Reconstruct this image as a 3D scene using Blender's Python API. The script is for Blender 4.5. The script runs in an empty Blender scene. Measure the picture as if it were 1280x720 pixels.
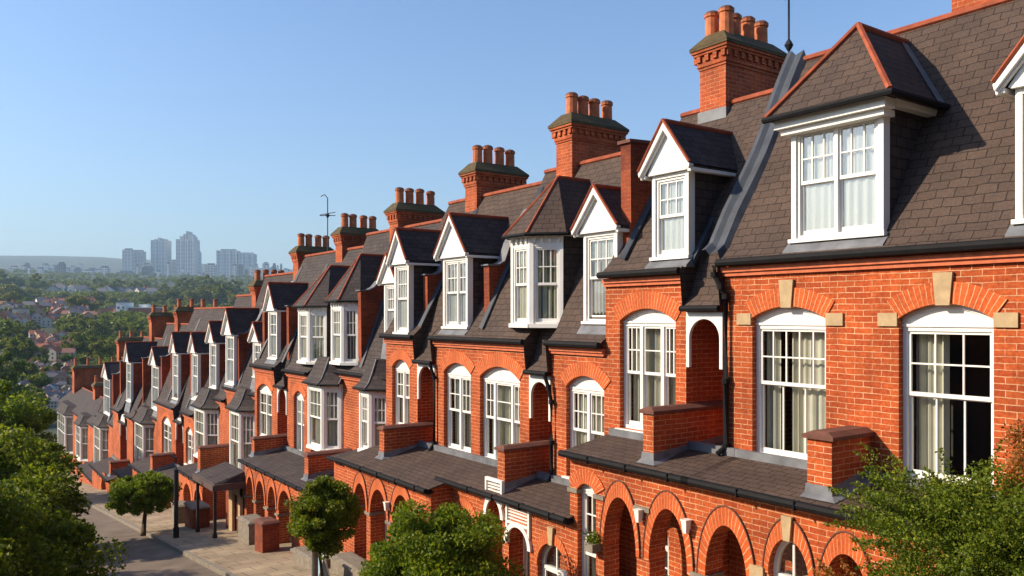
import bpy, math, random
import numpy as np
from mathutils import Vector, Matrix
random.seed(11)
R = math.radians
C = bpy.context.scene.collection
scn = bpy.context.scene

# ------------------------------------------------------------------ materials
def mat(name, rough=.8):
    m = bpy.data.materials.new(name); m.use_nodes = True
    nt = m.node_tree; b = nt.nodes['Principled BSDF']
    b.inputs['Roughness'].default_value = rough
    b.inputs['Specular IOR Level'].default_value = .3
    return m, nt, b
def N(nt, t, **kw):
    n = nt.nodes.new(t)
    for k, v in kw.items():
        if hasattr(n, k): setattr(n, k, v)
        else: n.inputs[k.replace('_', ' ')].default_value = v
    return n
def rgb(c): return (c[0], c[1], c[2], 1)
def ramp(nt, fac, stops):
    r = nt.nodes.new('ShaderNodeValToRGB'); e = r.color_ramp.elements
    while len(e) < len(stops): e.new(.5)
    for i, (p, c) in enumerate(stops): e[i].position = p; e[i].color = rgb(c)
    nt.links.new(fac, r.inputs[0]); return r.outputs[0]
def mixc(nt, a, b, fac, mode='MIX'):
    m = nt.nodes.new('ShaderNodeMix'); m.data_type = 'RGBA'; m.blend_type = mode
    for s, v in ((m.inputs[6], a), (m.inputs[7], b), (m.inputs[0], fac)):
        if hasattr(v, 'links') or hasattr(v, 'is_linked'): nt.links.new(v, s)
        else: s.default_value = v if isinstance(v, (int, float)) else rgb(v)
    return m.outputs[2]
def mth(nt, op, a, b=0.0, c=None):
    m = nt.nodes.new('ShaderNodeMath'); m.operation = op
    for i, v in enumerate((a, b, c)):
        if v is None: continue
        if hasattr(v, 'is_linked'): nt.links.new(v, m.inputs[i])
        else: m.inputs[i].default_value = v
    return m.outputs[0]
def noise(nt, vec, scale, detail=4, rough=.55):
    n = N(nt, 'ShaderNodeTexNoise'); n.inputs['Scale'].default_value = scale
    n.inputs['Detail'].default_value = detail; n.inputs['Roughness'].default_value = rough
    nt.links.new(vec, n.inputs['Vector']); return n
def bump(nt, b, h, s=.5, d=.01):
    n = N(nt, 'ShaderNodeBump'); n.inputs['Strength'].default_value = s; n.inputs['Distance'].default_value = d
    nt.links.new(h, n.inputs['Height']); nt.links.new(n.outputs[0], b.inputs['Normal'])
def warp(nt, uv, amt, scale):
    n = noise(nt, uv, scale, 2)
    s = N(nt, 'ShaderNodeVectorMath', operation='SUBTRACT'); nt.links.new(n.outputs['Color'], s.inputs[0]); s.inputs[1].default_value = (.5, .5, .5)
    k = N(nt, 'ShaderNodeVectorMath', operation='SCALE'); nt.links.new(s.outputs[0], k.inputs[0]); k.inputs['Scale'].default_value = amt
    a = N(nt, 'ShaderNodeVectorMath', operation='ADD'); nt.links.new(uv, a.inputs[0]); nt.links.new(k.outputs[0], a.inputs[1])
    return a.outputs[0]
def uvn(nt): return N(nt, 'ShaderNodeUVMap', uv_map='UVMap').outputs[0]

def brick_mat(name, c1, c2, mortar, w=.25, h=.078, ms=.0058, off=.5, dirt=.35, bmp=.6):
    m, nt, b = mat(name, .88); uv = uvn(nt)
    v = warp(nt, warp(nt, uv, .03, 2.2), .012, 9.)
    t = N(nt, 'ShaderNodeTexBrick'); t.offset = off
    nt.links.new(v, t.inputs['Vector'])
    t.inputs['Color1'].default_value = rgb(c1); t.inputs['Color2'].default_value = rgb(c2); t.inputs['Mortar'].default_value = rgb(mortar)
    t.inputs['Scale'].default_value = 1; t.inputs['Mortar Size'].default_value = ms; t.inputs['Mortar Smooth'].default_value = .25
    t.inputs['Bias'].default_value = -.1; t.inputs['Brick Width'].default_value = w; t.inputs['Row Height'].default_value = h
    n1 = noise(nt, uv, .9, 5); n2 = noise(nt, uv, 23, 3)
    # patches of worn pointing: the mortar shows strongly in places and is soiled in others
    wear = ramp(nt, noise(nt, uv, 2.6, 4).outputs[0], [(.40, (0, 0, 0)), (.62, (1, 1, 1))])
    brickonly = mixc(nt, c1, c2, ramp(nt, n2.outputs[0], [(.3, (0, 0, 0)), (.7, (1, 1, 1))]))
    col = mixc(nt, mixc(nt, t.outputs['Color'], brickonly, .45), t.outputs['Color'], wear)
    d = ramp(nt, n1.outputs[0], [(.3, (1 - dirt,) * 3), (.62, (1.12, 1.08, 1.05))])
    col = mixc(nt, col, d, 1.0, 'MULTIPLY')
    mp = N(nt, 'ShaderNodeMapping'); mp.inputs['Scale'].default_value = (2.6, .35, 1); nt.links.new(uv, mp.inputs[0])
    col = mixc(nt, col, ramp(nt, noise(nt, mp.outputs[0], 1.6, 5).outputs[0], [(.34, (.66, .62, .60)), (.55, (1.06, 1.05, 1.04))]), .5, 'MULTIPLY')
    d2 = ramp(nt, n2.outputs[0], [(.3, (.78, .74, .72)), (.7, (1.16, 1.16, 1.16))])
    col = mixc(nt, col, d2, 1.0, 'MULTIPLY')
    nt.links.new(col, b.inputs['Base Color'])
    hh = mth(nt, 'SUBTRACT', mth(nt, 'MULTIPLY', n2.outputs[0], .5), t.outputs['Fac'])
    bump(nt, b, hh, bmp, .012)
    return m
def slate_mat(name, c1, c2, line, w=.27, h=.155, moss=0):
    m, nt, b = mat(name, .8); b.inputs['Specular IOR Level'].default_value = .2; uv = uvn(nt)
    v = warp(nt, warp(nt, uv, .06, 2.6), .035, 11)
    t = N(nt, 'ShaderNodeTexBrick'); t.offset = .5; nt.links.new(v, t.inputs['Vector'])
    t.inputs['Color1'].default_value = rgb(c1); t.inputs['Color2'].default_value = rgb(c2); t.inputs['Mortar'].default_value = rgb(line)
    t.inputs['Scale'].default_value = 1; t.inputs['Mortar Size'].default_value = .007; t.inputs['Mortar Smooth'].default_value = .3
    t.inputs['Bias'].default_value = 0; t.inputs['Brick Width'].default_value = w; t.inputs['Row Height'].default_value = h
    n1 = noise(nt, uv, 1.3, 5); n2 = noise(nt, uv, 30, 3)
    col = mixc(nt, t.outputs['Color'], ramp(nt, n1.outputs[0], [(.3, (.8, .8, .84)), (.7, (1.2, 1.15, 1.1))]), 1., 'MULTIPLY')
    col = mixc(nt, col, ramp(nt, n2.outputs[0], [(.3, (.8, .8, .8)), (.7, (1.2, 1.2, 1.2))]), 1., 'MULTIPLY')
    if moss:
        mk = ramp(nt, noise(nt, uv, 4.5, 6, .7).outputs[0], [(.5, (0, 0, 0)), (.72, (moss,) * 3)])
        col = mixc(nt, col, (.085, .08, .03), mk)
    nt.links.new(col, b.inputs['Base Color'])
    sx = N(nt, 'ShaderNodeSeparateXYZ'); nt.links.new(v, sx.inputs[0])
    fr = mth(nt, 'FRACT', mth(nt, 'DIVIDE', sx.outputs[1], h))
    hh = mth(nt, 'SUBTRACT', mth(nt, 'SUBTRACT', mth(nt, 'MULTIPLY', n2.outputs[0], .25), fr), mth(nt, 'MULTIPLY', t.outputs['Fac'], .8))
    bump(nt, b, hh, .55, .018)
    return m
def plain_mat(name, c, rough=.6, var=.15, scale=6., bmp=.1, metal=0, spec=.3):
    m, nt, b = mat(name, rough); tc = N(nt, 'ShaderNodeTexCoord').outputs['Object']
    n = noise(nt, tc, scale, 5)
    nt.links.new(ramp(nt, n.outputs[0], [(.3, tuple(x * (1 - var) for x in c)), (.7, tuple(x * (1 + var) for x in c))]), b.inputs['Base Color'])
    b.inputs['Metallic'].default_value = metal; b.inputs['Specular IOR Level'].default_value = spec
    if bmp: bump(nt, b, noise(nt, tc, scale * 6, 3).outputs[0], bmp, .01)
    return m
def leaf_mat(name, ca, cb, cc, trans=.3):
    m, nt, b = mat(name, .55)
    g = N(nt, 'ShaderNodeNewGeometry'); tc = N(nt, 'ShaderNodeTexCoord').outputs['Object']
    c = ramp(nt, g.outputs['Random Per Island'], [(0, ca), (.55, cb), (1, cc)])
    n = noise(nt, tc, 1.2, 3)
    c = mixc(nt, c, ramp(nt, n.outputs[0], [(.3, (.6, .62, .6)), (.7, (1.35, 1.3, 1.2))]), 1., 'MULTIPLY')
    nt.links.new(c, b.inputs['Base Color'])
    tr = N(nt, 'ShaderNodeBsdfTranslucent'); nt.links.new(c, tr.inputs[0])
    mx = N(nt, 'ShaderNodeMixShader'); mx.inputs[0].default_value = trans
    nt.links.new(b.outputs[0], mx.inputs[1]); nt.links.new(tr.outputs[0], mx.inputs[2])
    nt.links.new(mx.outputs[0], nt.nodes['Material Output'].inputs[0])
    return m
def glass_mat(name, k=.16):
    m = bpy.data.materials.new(name); m.use_nodes = True; nt = m.node_tree; nt.nodes.clear()
    o = N(nt, 'ShaderNodeOutputMaterial'); tr = N(nt, 'ShaderNodeBsdfTransparent'); gl = N(nt, 'ShaderNodeBsdfGlossy')
    tr.inputs[0].default_value = (.80, .84, .84, 1); gl.inputs['Roughness'].default_value = .02
    lw = N(nt, 'ShaderNodeLayerWeight'); lw.inputs[0].default_value = .5
    tc = N(nt, 'ShaderNodeTexCoord').outputs['Object']; bp = N(nt, 'ShaderNodeBump'); bp.inputs['Strength'].default_value = .12; bp.inputs['Distance'].default_value = .02
    nt.links.new(noise(nt, tc, 2.5, 1).outputs[0], bp.inputs['Height']); nt.links.new(bp.outputs[0], gl.inputs['Normal'])
    f = mth(nt, 'MULTIPLY_ADD', mth(nt, 'POWER', lw.outputs['Facing'], 4.), .9, k + .045)
    mx = N(nt, 'ShaderNodeMixShader'); nt.links.new(f, mx.inputs[0]); nt.links.new(tr.outputs[0], mx.inputs[1]); nt.links.new(gl.outputs[0], mx.inputs[2])
    nt.links.new(mx.outputs[0], o.inputs[0]); return m

M = {}
M['brick'] = brick_mat('red_brick', (.33, .056, .013), (.47, .102, .023), (.68, .43, .24))
M['brick_dark'] = brick_mat('sooty_shade_brick', (.22, .042, .016), (.34, .075, .025), (.26, .12, .07), ms=.006, dirt=.5)  # sooty brick, darkened further to deepen the shaded fin and cheek sides
M['brick_stack'] = brick_mat('stack_brick', (.35, .065, .020), (.50, .115, .034), (.50, .28, .15), w=.225, h=.075, ms=.006, dirt=.5)
M['arch'] = brick_mat('arch_brick', (.47, .090, .020), (.56, .120, .028), (.68, .40, .22), w=.068, h=.6, ms=.0055, off=0, dirt=.2, bmp=.35)
M['terra'] = plain_mat('terracotta', (.50, .13, .055), .75, .2, 9, .2)
M['ridge'] = plain_mat('ridge_tile_clay', (.29, .066, .027), .8, .3, 5, .3)
M['pot'] = plain_mat('pot_clay', (.46, .13, .045), .7, .3, 7, .2)
def soot(m):
    nt = m.node_tree; b = nt.nodes['Principled BSDF']; src = b.inputs['Base Color'].links[0].from_socket
    g = N(nt, 'ShaderNodeTexCoord').outputs['Generated']; sx = N(nt, 'ShaderNodeSeparateXYZ'); nt.links.new(g, sx.inputs[0])
    nt.links.new(mixc(nt, src, (.06, .035, .03), ramp(nt, sx.outputs[2], [(.80, (0, 0, 0)), (.9, (.85, .85, .85))])), b.inputs['Base Color'])
soot(M['pot'])
M['slate'] = slate_mat('brown_slate', (.066, .045, .035), (.080, .055, .043), (.020, .014, .012), w=.25, h=.14)
M['slate_b'] = slate_mat('grey_slate', (.050, .040, .038), (.068, .054, .050), (.014, .012, .012), w=.25, h=.14)
M['moss'] = slate_mat('mossy_cap', (.080, .055, .024), (.105, .072, .032), (.05, .045, .02), w=.2, h=.09, moss=1)
M['coping'] = plain_mat('coping_tile', (.13, .052, .035), .8, .25, 6, .3)
M['lead'] = plain_mat('lead', (.15, .155, .165), .5, .28, 4, .3)
M['lead_d'] = plain_mat('lead_dark', (.045, .052, .066), .6, .3, 3, .3)
M['white'] = plain_mat('white_paint', (.74, .72, .67), .45, .05, 3, .06)
M['cream'] = plain_mat('cream_stone', (.42, .30, .165), .8, .14, 8, .3)
M['gutter'] = plain_mat('black_iron', (.010, .010, .011), .7, .2, 5, .1, spec=.12)
M['dark'] = plain_mat('room_dark', (.09, .08, .07), .9, .1, 2, 0)  # dark tone that puts the unlit interior into the colour
M['curtain'] = plain_mat('curtain_cloth', (.60, .56, .45), .9, .08, 3, 0)
M['net'] = plain_mat('net_cloth', (.60, .60, .57), .9, .05, 3, 0)
M['glass'] = glass_mat('window_glass', .02)
M['glass_sky'] = glass_mat('dormer_glass', .20)
M['door'] = plain_mat('door_paint', (.05, .07, .10), .35, .1, 3, .05)
M['bark'] = plain_mat('bark', (.075, .055, .04), .9, .35, 12, .8)
M['pole_black'] = plain_mat('post_paint', (.02, .02, .022), .5, .1, 4, 0)
M['timber'] = plain_mat('grey_timber', (.20, .18, .15), .85, .2, 9, .3)
M['brown_metal'] = plain_mat('porch_fascia', (.10, .065, .055), .6, .15, 4, .1)
M['stone'] = plain_mat('grey_stone', (.20, .17, .13), .85, .25, 7, .5)
M['asphalt'] = plain_mat('asphalt', (.150, .115, .085), .9, .25, 1.3, .4)
def paving():
    m, nt, b = mat('paving_slabs', .85); tc = N(nt, 'ShaderNodeTexCoord').outputs['Object']
    t = N(nt, 'ShaderNodeTexBrick'); nt.links.new(warp(nt, tc, .02, 3), t.inputs['Vector'])
    t.inputs['Color1'].default_value = (.27, .205, .13, 1); t.inputs['Color2'].default_value = (.34, .265, .17, 1); t.inputs['Mortar'].default_value = (.09, .07, .05, 1)
    t.inputs['Scale'].default_value = 1; t.inputs['Mortar Size'].default_value = .012; t.inputs['Brick Width'].default_value = .75; t.inputs['Row Height'].default_value = .6
    c = mixc(nt, t.outputs['Color'], ramp(nt, noise(nt, tc, 1.1, 6).outputs[0], [(.3, (.7, .7, .7)), (.7, (1.2, 1.2, 1.2))]), 1., 'MULTIPLY')
    nt.links.new(c, b.inputs['Base Color']); bump(nt, b, mth(nt, 'SUBTRACT', noise(nt, tc, 25).outputs[0], t.outputs['Fac']), .4, .01)
    return m
M['paving'] = paving()
def ground_mat():
    m, nt, b = mat('hillside_ground', .95); tc = N(nt, 'ShaderNodeTexCoord').outputs['Object']
    a = ramp(nt, noise(nt, tc, .012, 8, .65).outputs[0], [(.35, (.02, .032, .014)), (.5, (.04, .05, .022)), (.6, (.10, .075, .055)), (.75, (.07, .06, .045))])
    c = mixc(nt, a, ramp(nt, noise(nt, tc, .15, 5).outputs[0], [(.3, (.6, .6, .6)), (.7, (1.4, 1.4, 1.4))]), 1., 'MULTIPLY')
    nt.links.new(c, b.inputs['Base Color']); return m
M['ground'] = ground_mat()
M['leaf'] = leaf_mat('leaves_street', (.075, .130, .006), (.155, .225, .010), (.27, .31, .018), .52)
M['leaf_lt'] = leaf_mat('leaves_light', (.066, .115, .008), (.135, .195, .012), (.25, .28, .02), .45)
M['leaf_dk'] = leaf_mat('leaves_deep', (.066, .108, .005), (.145, .195, .009), (.26, .28, .016), .52)
M['leaf_rd'] = leaf_mat('leaves_russet', (.20, .06, .012), (.34, .12, .018), (.22, .17, .03))
M['leaf_far'] = leaf_mat('leaves_far', (.065, .10, .006), (.14, .18, .010), (.22, .225, .016), .4)
M['leaf_far2'] = leaf_mat('leaves_far_light', (.12, .14, .010), (.19, .20, .015), (.25, .23, .02), .3)

# ------------------------------------------------------------------ mesh builder
def root_of(o):
    while o.parent: o = o.parent
    return o
class MB:
    def __init__(s): s.v = []; s.f = []; s.uv = {}; s.smooth = set()
    def face(s, pts, uv=None, smooth=False):
        i = len(s.v); s.v += [tuple(p) for p in pts]; s.f.append(tuple(range(i, i + len(pts))))
        if uv: s.uv[len(s.f) - 1] = uv
        if smooth: s.smooth.add(len(s.f) - 1)
    def box(s, x0, x1, y0, y1, z0, z1):
        a = [(x0, y0, z0), (x1, y0, z0), (x1, y1, z0), (x0, y1, z0), (x0, y0, z1), (x1, y0, z1), (x1, y1, z1), (x0, y1, z1)]
        s.hexa(a)
    def hexa(s, a):
        for q in ((0, 3, 2, 1), (4, 5, 6, 7), (0, 1, 5, 4), (1, 2, 6, 5), (2, 3, 7, 6), (3, 0, 4, 7)): s.face([a[k] for k in q])
    def frustum(s, x0, x1, y0, y1, z0, X0, X1, Y0, Y1, z1):
        s.hexa([(x0, y0, z0), (x1, y0, z0), (x1, y1, z0), (x0, y1, z0), (X0, Y0, z1), (X1, Y0, z1), (X1, Y1, z1), (X0, Y1, z1)])
    def tube(s, path, r, n=8, cap=True, smooth=True):
        rs = r if isinstance(r, (list, tuple)) else [r] * len(path)
        rings = []; P = [Vector(p) for p in path]
        for i, p in enumerate(P):
            d = (P[min(i + 1, len(P) - 1)] - P[max(i - 1, 0)]).normalized()
            a = d.cross(Vector((0, 0, 1)))
            if a.length < .05: a = d.cross(Vector((0, 1, 0)))
            a.normalize(); b = d.cross(a)
            rings.append([p + (a * math.cos(t) + b * math.sin(t)) * rs[i] for t in [2 * math.pi * k / n for k in range(n)]])
        for i in range(len(rings) - 1):
            for k in range(n):
                s.face([rings[i][k], rings[i][(k + 1) % n], rings[i + 1][(k + 1) % n], rings[i + 1][k]], smooth=smooth)
        if cap: s.face(rings[0][::-1]); s.face(rings[-1])
    def lathe(s, c, prof, n=14):
        for i in range(len(prof) - 1):
            (r0, z0), (r1, z1) = prof[i], prof[i + 1]
            for k in range(n):
                a, b = 2 * math.pi * k / n, 2 * math.pi * (k + 1) / n
                s.face([(c[0] + r0 * math.cos(a), c[1] + r0 * math.sin(a), c[2] + z0), (c[0] + r0 * math.cos(b), c[1] + r0 * math.sin(b), c[2] + z0),
                        (c[0] + r1 * math.cos(b), c[1] + r1 * math.sin(b), c[2] + z1), (c[0] + r1 * math.cos(a), c[1] + r1 * math.sin(a), c[2] + z1)], smooth=True)
    def prism_y(s, prof, y0, y1):          # closed XZ outline extruded along Y
        s.face([(x, y0, z) for x, z in prof]); s.face([(x, y1, z) for x, z in prof][::-1])
        for i in range(len(prof)):
            (xa, za), (xb, zb) = prof[i], prof[(i + 1) % len(prof)]
            s.face([(xa, y0, za), (xb, y0, zb), (xb, y1, zb), (xa, y1, za)])
    def build(s, name, m, parent=None, label=None):
        me = bpy.data.meshes.new(name); org = Vector((0, 0, 0))
        if parent: org = root_of(parent).location
        V = np.array(s.v, dtype=np.float64).reshape(-1, 3)
        me.from_pydata([tuple(p) for p in (V - np.array(org))], [], s.f)
        uvl = me.uv_layers.new(name='UVMap').data
        k = 0; out = np.zeros((sum(len(f) for f in s.f), 2))
        for fi, f in enumerate(s.f):
            if fi in s.uv:
                for j, q in enumerate(s.uv[fi]): out[k + j] = q
            else:
                P = V[list(f)]
                n = np.zeros(3)
                for j in range(len(P)):
                    a, b = P[j], P[(j + 1) % len(P)]; n += np.cross(a, b)
                L = np.linalg.norm(n); n = n / L if L > 1e-12 else np.array((0, 0, 1.))
                if n[2] < 0: n = -n
                if n[2] > .985: out[k:k + len(f)] = P[:, :2]
                else:
                    t = np.array((-n[1], n[0], 0)); t /= np.linalg.norm(t)
                    if t[1] < -1e-6 or (abs(t[1]) < 1e-6 and t[0] < 0): t = -t
                    bb = np.cross(n, t)
                    if bb[2] < 0: bb = -bb
                    out[k:k + len(f), 0] = P @ t; out[k:k + len(f), 1] = P @ bb
            k += len(f)
        uvl.foreach_set('uv', out.ravel())
        if s.smooth:
            sm = np.zeros(len(s.f), dtype=bool); sm[list(s.smooth)] = True
            me.polygons.foreach_set('use_smooth', sm)
        me.materials.append(m)
        o = bpy.data.objects.new(name, me); C.objects.link(o)
        if parent: o.parent = parent
        if label: o['label'] = label
        return o
def tag(o, label=None, cat=None, group=None, kind=None):
    if label: o['label'] = label
    if cat: o['category'] = cat
    if group: o['group'] = group
    if kind: o['kind'] = kind
    return o
def empty(name, loc, label, cat, group=None):
    o = bpy.data.objects.new(name, None); C.objects.link(o); o.location = loc; o.empty_display_size = .3
    return tag(o, label, cat, group)

# a vertical panel: u runs along it, d goes into the building
class Fr:
    def __init__(s, o, u, n): s.o = o; s.u = u; s.n = n
    def p(s, u, z, d=0): return (s.o[0] + s.u[0] * u - s.n[0] * d, s.o[1] + s.u[1] * u - s.n[1] * d, z)
def facade(x): return Fr((x, 0), (0, 1), (-1, 0))
def side(y): return Fr((0, y), (1, 0), (0, -1))
def pbox(mb, F, u0, u1, z0, z1, d0, d1):
    mb.hexa([F.p(u0, z0, d0), F.p(u1, z0, d0), F.p(u1, z0, d1), F.p(u0, z0, d1), F.p(u0, z1, d0), F.p(u1, z1, d0), F.p(u1, z1, d1), F.p(u0, z1, d1)])
def arc_z(u, u0, u1, zs, rise):
    if rise <= 0: return zs
    h = (u1 - u0) / 2; t = u - (u0 + u1) / 2
    if rise < h * .98:
        Rr = (h * h + rise * rise) / (2 * rise); return zs + rise - Rr + math.sqrt(max(Rr * Rr - t * t, 0))
    return zs + rise * math.sqrt(max(1 - (t / h) ** 2, 0))
def us(u0, u1, n): return [(u0 + u1) / 2 - (u1 - u0) / 2 * math.cos(math.pi * i / n) for i in range(n + 1)]
def panel(mb, F, a0, a1, z0, z1, ops, dep, ztop=None, zbot=None):
    """wall rectangle with openings (u0,u1,zb,zs,rise) and their reveals"""
    cur = a0
    def q(ua, ub, za, zb_, za2=None, zb2=None):
        mb.face([F.p(ua, za), F.p(ub, za2 if za2 is not None else za), F.p(ub, zb2 if zb2 is not None else zb_), F.p(ua, zb_)])
    for (u0, u1, zb, zs, rise) in sorted(ops):
        if u0 > cur + 1e-4: q(cur, u0, z0, z1)
        if zb > z0 + 1e-4: q(u0, u1, z0, zb); mb.face([F.p(u0, zb), F.p(u1, zb), F.p(u1, zb, dep), F.p(u0, zb, dep)])
        U = us(u0, u1, 14 if rise > 0 else 1)
        for i in range(len(U) - 1):
            za, zc = arc_z(U[i], u0, u1, zs, rise), arc_z(U[i + 1], u0, u1, zs, rise)
            mb.face([F.p(U[i], za), F.p(U[i + 1], zc), F.p(U[i + 1], z1), F.p(U[i], z1)])
            mb.face([F.p(U[i], za), F.p(U[i + 1], zc), F.p(U[i + 1], zc, dep), F.p(U[i], za, dep)])
        for uu in (u0, u1): mb.face([F.p(uu, zb), F.p(uu, zs), F.p(uu, zs, dep), F.p(uu, zb, dep)])
        cur = u1
    if cur < a1 - 1e-4: q(cur, a1, z0, z1)
def ring(F, u0, u1, zs, rise, t, proud, parent, name='arch_ring', m='arch', ts=None):
    mb = MB(); h = (u1 - u0) / 2; uc = (u0 + u1) / 2
    if rise < h * .98:
        Rr = (h * h + rise * rise) / (2 * rise); cz = zs + rise - Rr; a = math.asin(h / Rr)
        pts = [(-a + 2 * a * i / 16, ) for i in range(17)]
        f = lambda th, rr: (uc + rr * math.sin(th), cz + rr * math.cos(th)); th = [p[0] for p in pts]; sc = (1, 1)
    else:
        Rr = h; cz = zs; th = [-math.pi / 2 + math.pi * i / 20 for i in range(21)]
        k = rise / h
        ts = t if ts is None else ts
        f = lambda q, rr: (uc + (rr if rr == Rr else h + ts) * math.sin(q), cz + (rr * k if rr == Rr else rise + t) * math.cos(q))
    for i in range(len(th) - 1):
        a0, a1 = f(th[i], Rr), f(th[i + 1], Rr); b0, b1 = f(th[i], Rr + t), f(th[i + 1], Rr + t)
        L0, L1 = th[i] * (Rr + t * .5), th[i + 1] * (Rr + t * .5)
        mb.face([F.p(*a0, -proud), F.p(*a1, -proud), F.p(*b1, -proud), F.p(*b0, -proud)], uv=[(L0, .02), (L1, .02), (L1, .02 + t), (L0, .02 + t)])
        mb.face([F.p(*a0, -proud), F.p(*a1, -proud), F.p(*a1, .003), F.p(*a0, .003)], uv=[(L0, .02), (L1, .02), (L1, .1), (L0, .1)])
        mb.face([F.p(*b0, -proud), F.p(*b1, -proud), F.p(*b1, .003), F.p(*b0, .003)], uv=[(L0, .02), (L1, .02), (L1, .1), (L0, .1)])
    for q in (th[0], th[-1]):
        a0, b0 = f(q, Rr), f(q, Rr + t)
        mb.face([F.p(*a0, -proud), F.p(*b0, -proud), F.p(*b0, .003), F.p(*a0, .003)])
    return mb.build(name, M[m], parent)
def hood(F, u0, u1, zs, rise, t, parent, ts=.1):       # thin raised label moulding outside a ring
    mb = MB(); h = (u1 - u0) / 2 + ts; uc = (u0 + u1) / 2; k = (rise + t) / h
    path =  [F.p(uc + h * math.sin(a), zs + h * k * math.cos(a), -.02) for a in [-math.pi / 2 + math.pi * i / 20 for i in range(21)]] 
    mb.tube(path, .013, 5); return mb.build('hood_mould', M['coping'], parent)

def curtain(F, u0, u1, z0, z1, d, parent, m='curtain', amp=.03, per=.11, gap=None):
    mb = MB(); spans = [(u0, u1)] if not gap else [(u0, u0 + gap[0]), (u1 - gap[1], u1)]
    for a, b in spans:
        n = max(6, int((b - a) / per * 6)); ph = random.random() * 6
        pr = None
        for i in range(n + 1):
            u = a + (b - a) * i / n
            dd = d + amp * math.sin(u / per * 2 * math.pi + ph + 1.4 * math.sin(u * 9 + ph)) + amp * .4 * math.sin(u / per * 5)
            if pr: mb.face([F.p(pr[0], z0, pr[1]), F.p(u, z0, dd), F.p(u, z1, dd), F.p(pr[0], z1, pr[1])], smooth=True)
            pr = (u, dd)
    return mb.build('curtain', M[m], parent)

def win(F, u0, u1, z0, zs, rise, st, parent, lights=(0, 1), up=(3,), low=(1,), nest=False, cur='full', glass='glass', split=.5, sill=True, fw=.06, rows=2, head=None, curm='curtain', detail=True, cd=.15, archglass=False):
    """timber sash window filling an opening; st = set back of its face from the wall"""
    mb = MB(); w = u1 - u0; zt = zs if head is None else head
    def bx(a, b, c, d, e, f): pbox(mb, F, a, b, c, d, e, f)
    bx(u0, u0 + fw, z0, zt, st, st + .09); bx(u1 - fw, u1, z0, zt, st, st + .09)
    bx(u0 + fw, u1 - fw, z0, z0 + fw, st - .01, st + .09); bx(u0 + fw, u1 - fw, zt - fw, zt, st, st + .09)
    if archglass:                                 # glazed round head inside a bent frame
        U = us(u0, u1, 18); ga = []
        hx = (u1 - u0) / 2; uc = (u0 + u1) / 2
        for i in range(18):
            A = [(U[j], arc_z(U[j], u0, u1, zs, rise)) for j in (i, i + 1)]
            B = [(uc + (u - uc) * (1 - fw / hx), zs + (z - zs) * (1 - fw / rise)) for u, z in A]
            for dd in (st - .01,): mb.face([F.p(*A[0], dd), F.p(*A[1], dd), F.p(*B[1], dd), F.p(*B[0], dd)])
            mb.face([F.p(*B[0], st - .01), F.p(*B[1], st - .01), F.p(*B[1], st + .06), F.p(*B[0], st + .06)])
            ga += [B[0]]
        ga.append(B[1]); agl = [F.p(u, z, st + .03) for u, z in ga]
        pbox(mb, F, uc - .014, uc + .014, zs, zs + rise - fw, st, st + .03)
    elif rise > 0 or zs > zt:                       # curved white head board
        U = us(u0, u1, 14)
        for i in range(14):
            za, zb = arc_z(U[i], u0, u1, zs, rise), arc_z(U[i + 1], u0, u1, zs, rise)
            mb.face([F.p(U[i], zt, st + .01), F.p(U[i + 1], zt, st + .01), F.p(U[i + 1], zb, st + .01), F.p(U[i], za, st + .01)])
            c = zt + fw * .4
            mb.face([F.p(U[i], max(za - fw, zt), st - .012), F.p(U[i + 1], max(zb - fw, zt), st - .012), F.p(U[i + 1], zb, st - .012), F.p(U[i], za, st - .012)])
            mb.face([F.p(U[i], max(za - fw, zt), st - .012), F.p(U[i + 1], max(zb - fw, zt), st - .012), F.p(U[i + 1], max(zb - fw, zt), st + .01), F.p(U[i], max(za - fw, zt), st + .01)])
        bx(u0, u1, zt - .005, zt + .03, st - .02, st + .01)
    zm = z0 + (zt - z0) * split; gl = MB()
    for i in range(len(lights) - 1):
        a = u0 + fw + (w - 2 * fw) * lights[i]; b = u0 + fw + (w - 2 * fw) * lights[i + 1]
        if i: bx(a - fw * .55, a + fw * .55, z0 + fw, zt - fw, st - .008, st + .09)
        if i: a += fw * .55
        if i < len(lights) - 2: b -= fw * .55
        s = .035
        # upper sash (forward), lower sash (behind)
        for (za, zb, d0, nc, nr) in ((zm, zt - fw, st + .02, up[i % len(up)], rows), (z0 + fw, zm + .02, st + .05, low[i % len(low)], 1)):
            bx(a, a + s, za, zb, d0, d0 + .035); bx(b - s, b, za, zb, d0, d0 + .035)
            bx(a + s, b - s, za, za + (.05 if nr > 1 or rows == 1 else .07), d0 - .004, d0 + .035); bx(a + s, b - s, zb - s, zb, d0, d0 + .035)
            if detail:
                for k in range(1, nc):
                    c = a + (b - a) * k / nc; bx(c - .010, c + .010, za + s, zb - s, d0 + .004, d0 + .03)
                for k in range(1, nr):
                    c = za + (zb - za) * k / nr; bx(a + s, b - s, c - .010, c + .010, d0 + .002, d0 + .032)
            gl.face([F.p(a + s, za + s, d0 + .018), F.p(b - s, za + s, d0 + .018), F.p(b - s, zb - s, d0 + .018), F.p(a + s, zb - s, d0 + .018)])
    if archglass: gl.face(agl)
    o = mb.build('window', M['white'], parent); pp = parent if nest else o
    gl.build('pane', M[glass], pp)
    if cur == 'full': curtain(F, u0 + .05, u1 - .05, z0 + .04, zt, st + cd, pp, curm, amp=.03 if cd > .1 else .011)
    elif cur: curtain(F, u0 + .05, u1 - .05, z0 + .04, zt, st + .2, pp, curm, gap=cur)
    if sill:
        m2 = MB(); pbox(m2, F, u0 - .06, u1 + .06, z0 - .075, z0 - .003, -.07, st + .09); m2.build('sill', M['white'], pp)
    return o

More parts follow.
